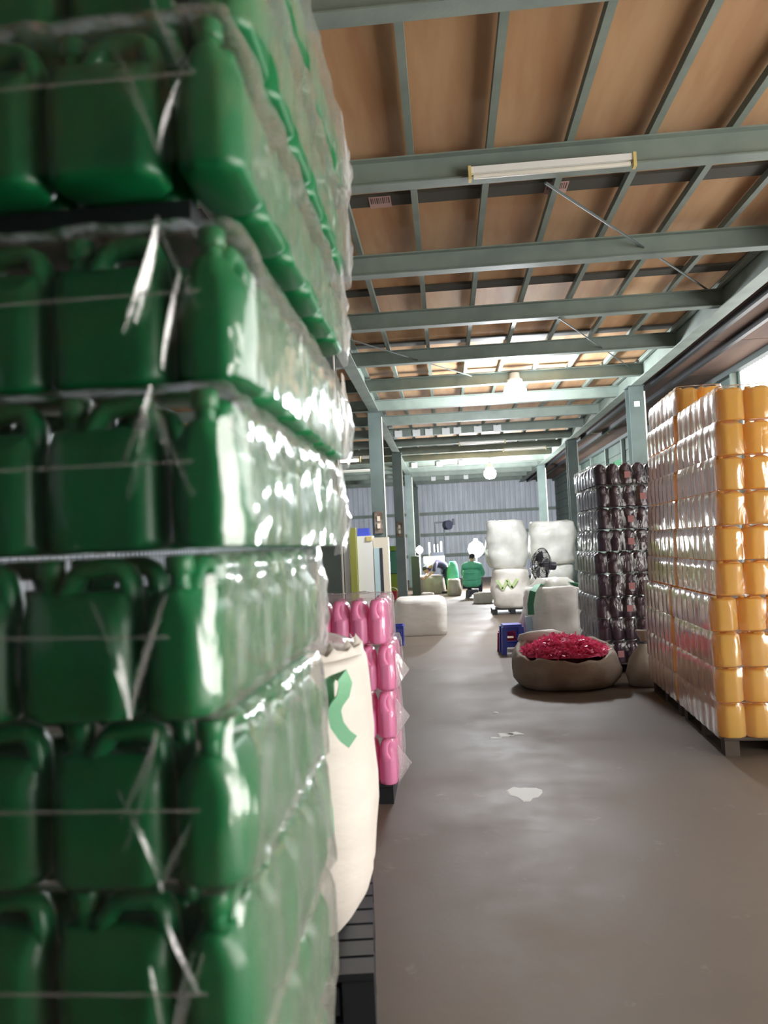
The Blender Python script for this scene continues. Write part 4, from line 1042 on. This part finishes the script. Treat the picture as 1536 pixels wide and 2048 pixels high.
TJ = [(0, 0.0, 0.40, (0.20, 0.16))]; TE = []
for s in (-1, 1):
    o_ = len(TJ); TJ += [(s*0.11, -0.08, 0.42, 0.11), (s*0.17, -0.45, 0.47, 0.08), (s*0.17, -0.47, 0.12, 0.06)]; TE += [(0, o_), (o_, o_+1), (o_+1, o_+2)]
put('trousers', skin_mesh('trousers', TJ, TE, 'trousers'), pe)
for s in (-1, 1): MB().box(-0.045, 0.045, -0.2, 0.07, 0, 0.075).build('shoe', 'black_plastic', pe, loc=(s*0.175, -0.47, 0))
stool('plastic_stool', 'low dark stool under the person in green', (PX, PYY+0.03, 0), 0.1, 'dark_metal', 0.34, 0.25)
p = at(958, 1122, PYY-0.25)

# person in dark clothes, standing bent over the long sack
dp = ground(890, 1180)
DX, DYY = at(889, 1150, 25.0).x, 25.0
pd = thing('person', 'person in dark purple clothes bending over the long grey sack', 'person', (DX, DYY, 0), R(-70))
J = [(0, 0.08, 0.86, 0.12), (0, -0.10, 0.98, 0.12), (0, -0.32, 1.00, 0.125), (0, -0.44, 0.96, 0.08), (0, -0.52, 0.90, 0.05), (0, -0.58, 0.84, 0.055)]
E = [(0, 1), (1, 2), (2, 3), (3, 4), (4, 5)]
for s in (-1, 1):
    o_ = len(J); J += [(s*0.10, 0.08, 0.82, 0.085), (s*0.12, 0.02, 0.46, 0.058), (s*0.12, 0.06, 0.10, 0.042), (s*0.12, 0.04, 0.04, 0.035), (s*0.13, -0.10, 0.03, 0.03)]
    E += [(0, o_), (o_, o_+1), (o_+1, o_+2), (o_+2, o_+3), (o_+3, o_+4)]
    arm_hand((s*0.20, -0.40, 0.94), (s*0.24, -0.46, 0.72), (s*0.14, -0.62, 0.62), (-s*0.2, -0.6, -0.7), J, E, 3)
put('body', skin_mesh('body', J, E, 'skin'), pd)
hd_ = head_mesh().build('head', 'skin', pd, True, loc=(0, -0.63, 0.82), angle=60); hd_.rotation_euler = (R(55), 0, 0)
hair_mesh().build('hair', 'hair', hd_, True, angle=60); face_bits(hd_)
JJ = [(0, 0.10, 0.82, (0.19, 0.15)), (0, -0.08, 0.98, (0.20, 0.16)), (0, -0.30, 1.01, (0.21, 0.16)), (0, -0.42, 0.97, (0.16, 0.12))]; EE = [(0, 1), (1, 2), (2, 3)]
for s in (-1, 1):
    o_ = len(JJ); JJ += [(s*0.22, -0.40, 0.93, 0.085), (s*0.255, -0.46, 0.74, 0.065)]; EE += [(3, o_), (o_, o_+1)]
put('shirt', skin_mesh('shirt', JJ, EE, 'cloth_dark'), pd)
TJ = [(0, 0.08, 0.84, (0.17, 0.14))]; TE = []
for s in (-1, 1):
    o_ = len(TJ); TJ += [(s*0.10, 0.08, 0.78, 0.11), (s*0.12, 0.02, 0.46, 0.08), (s*0.12, 0.06, 0.09, 0.06)]; TE += [(0, o_), (o_, o_+1), (o_+1, o_+2)]
put('trousers', skin_mesh('trousers', TJ, TE, 'trousers'), pd)
for s in (-1, 1): MB().box(-0.045, 0.045, -0.2, 0.07, 0, 0.075).build('shoe', 'black_plastic', pd, loc=(s*0.125, 0.06, 0))
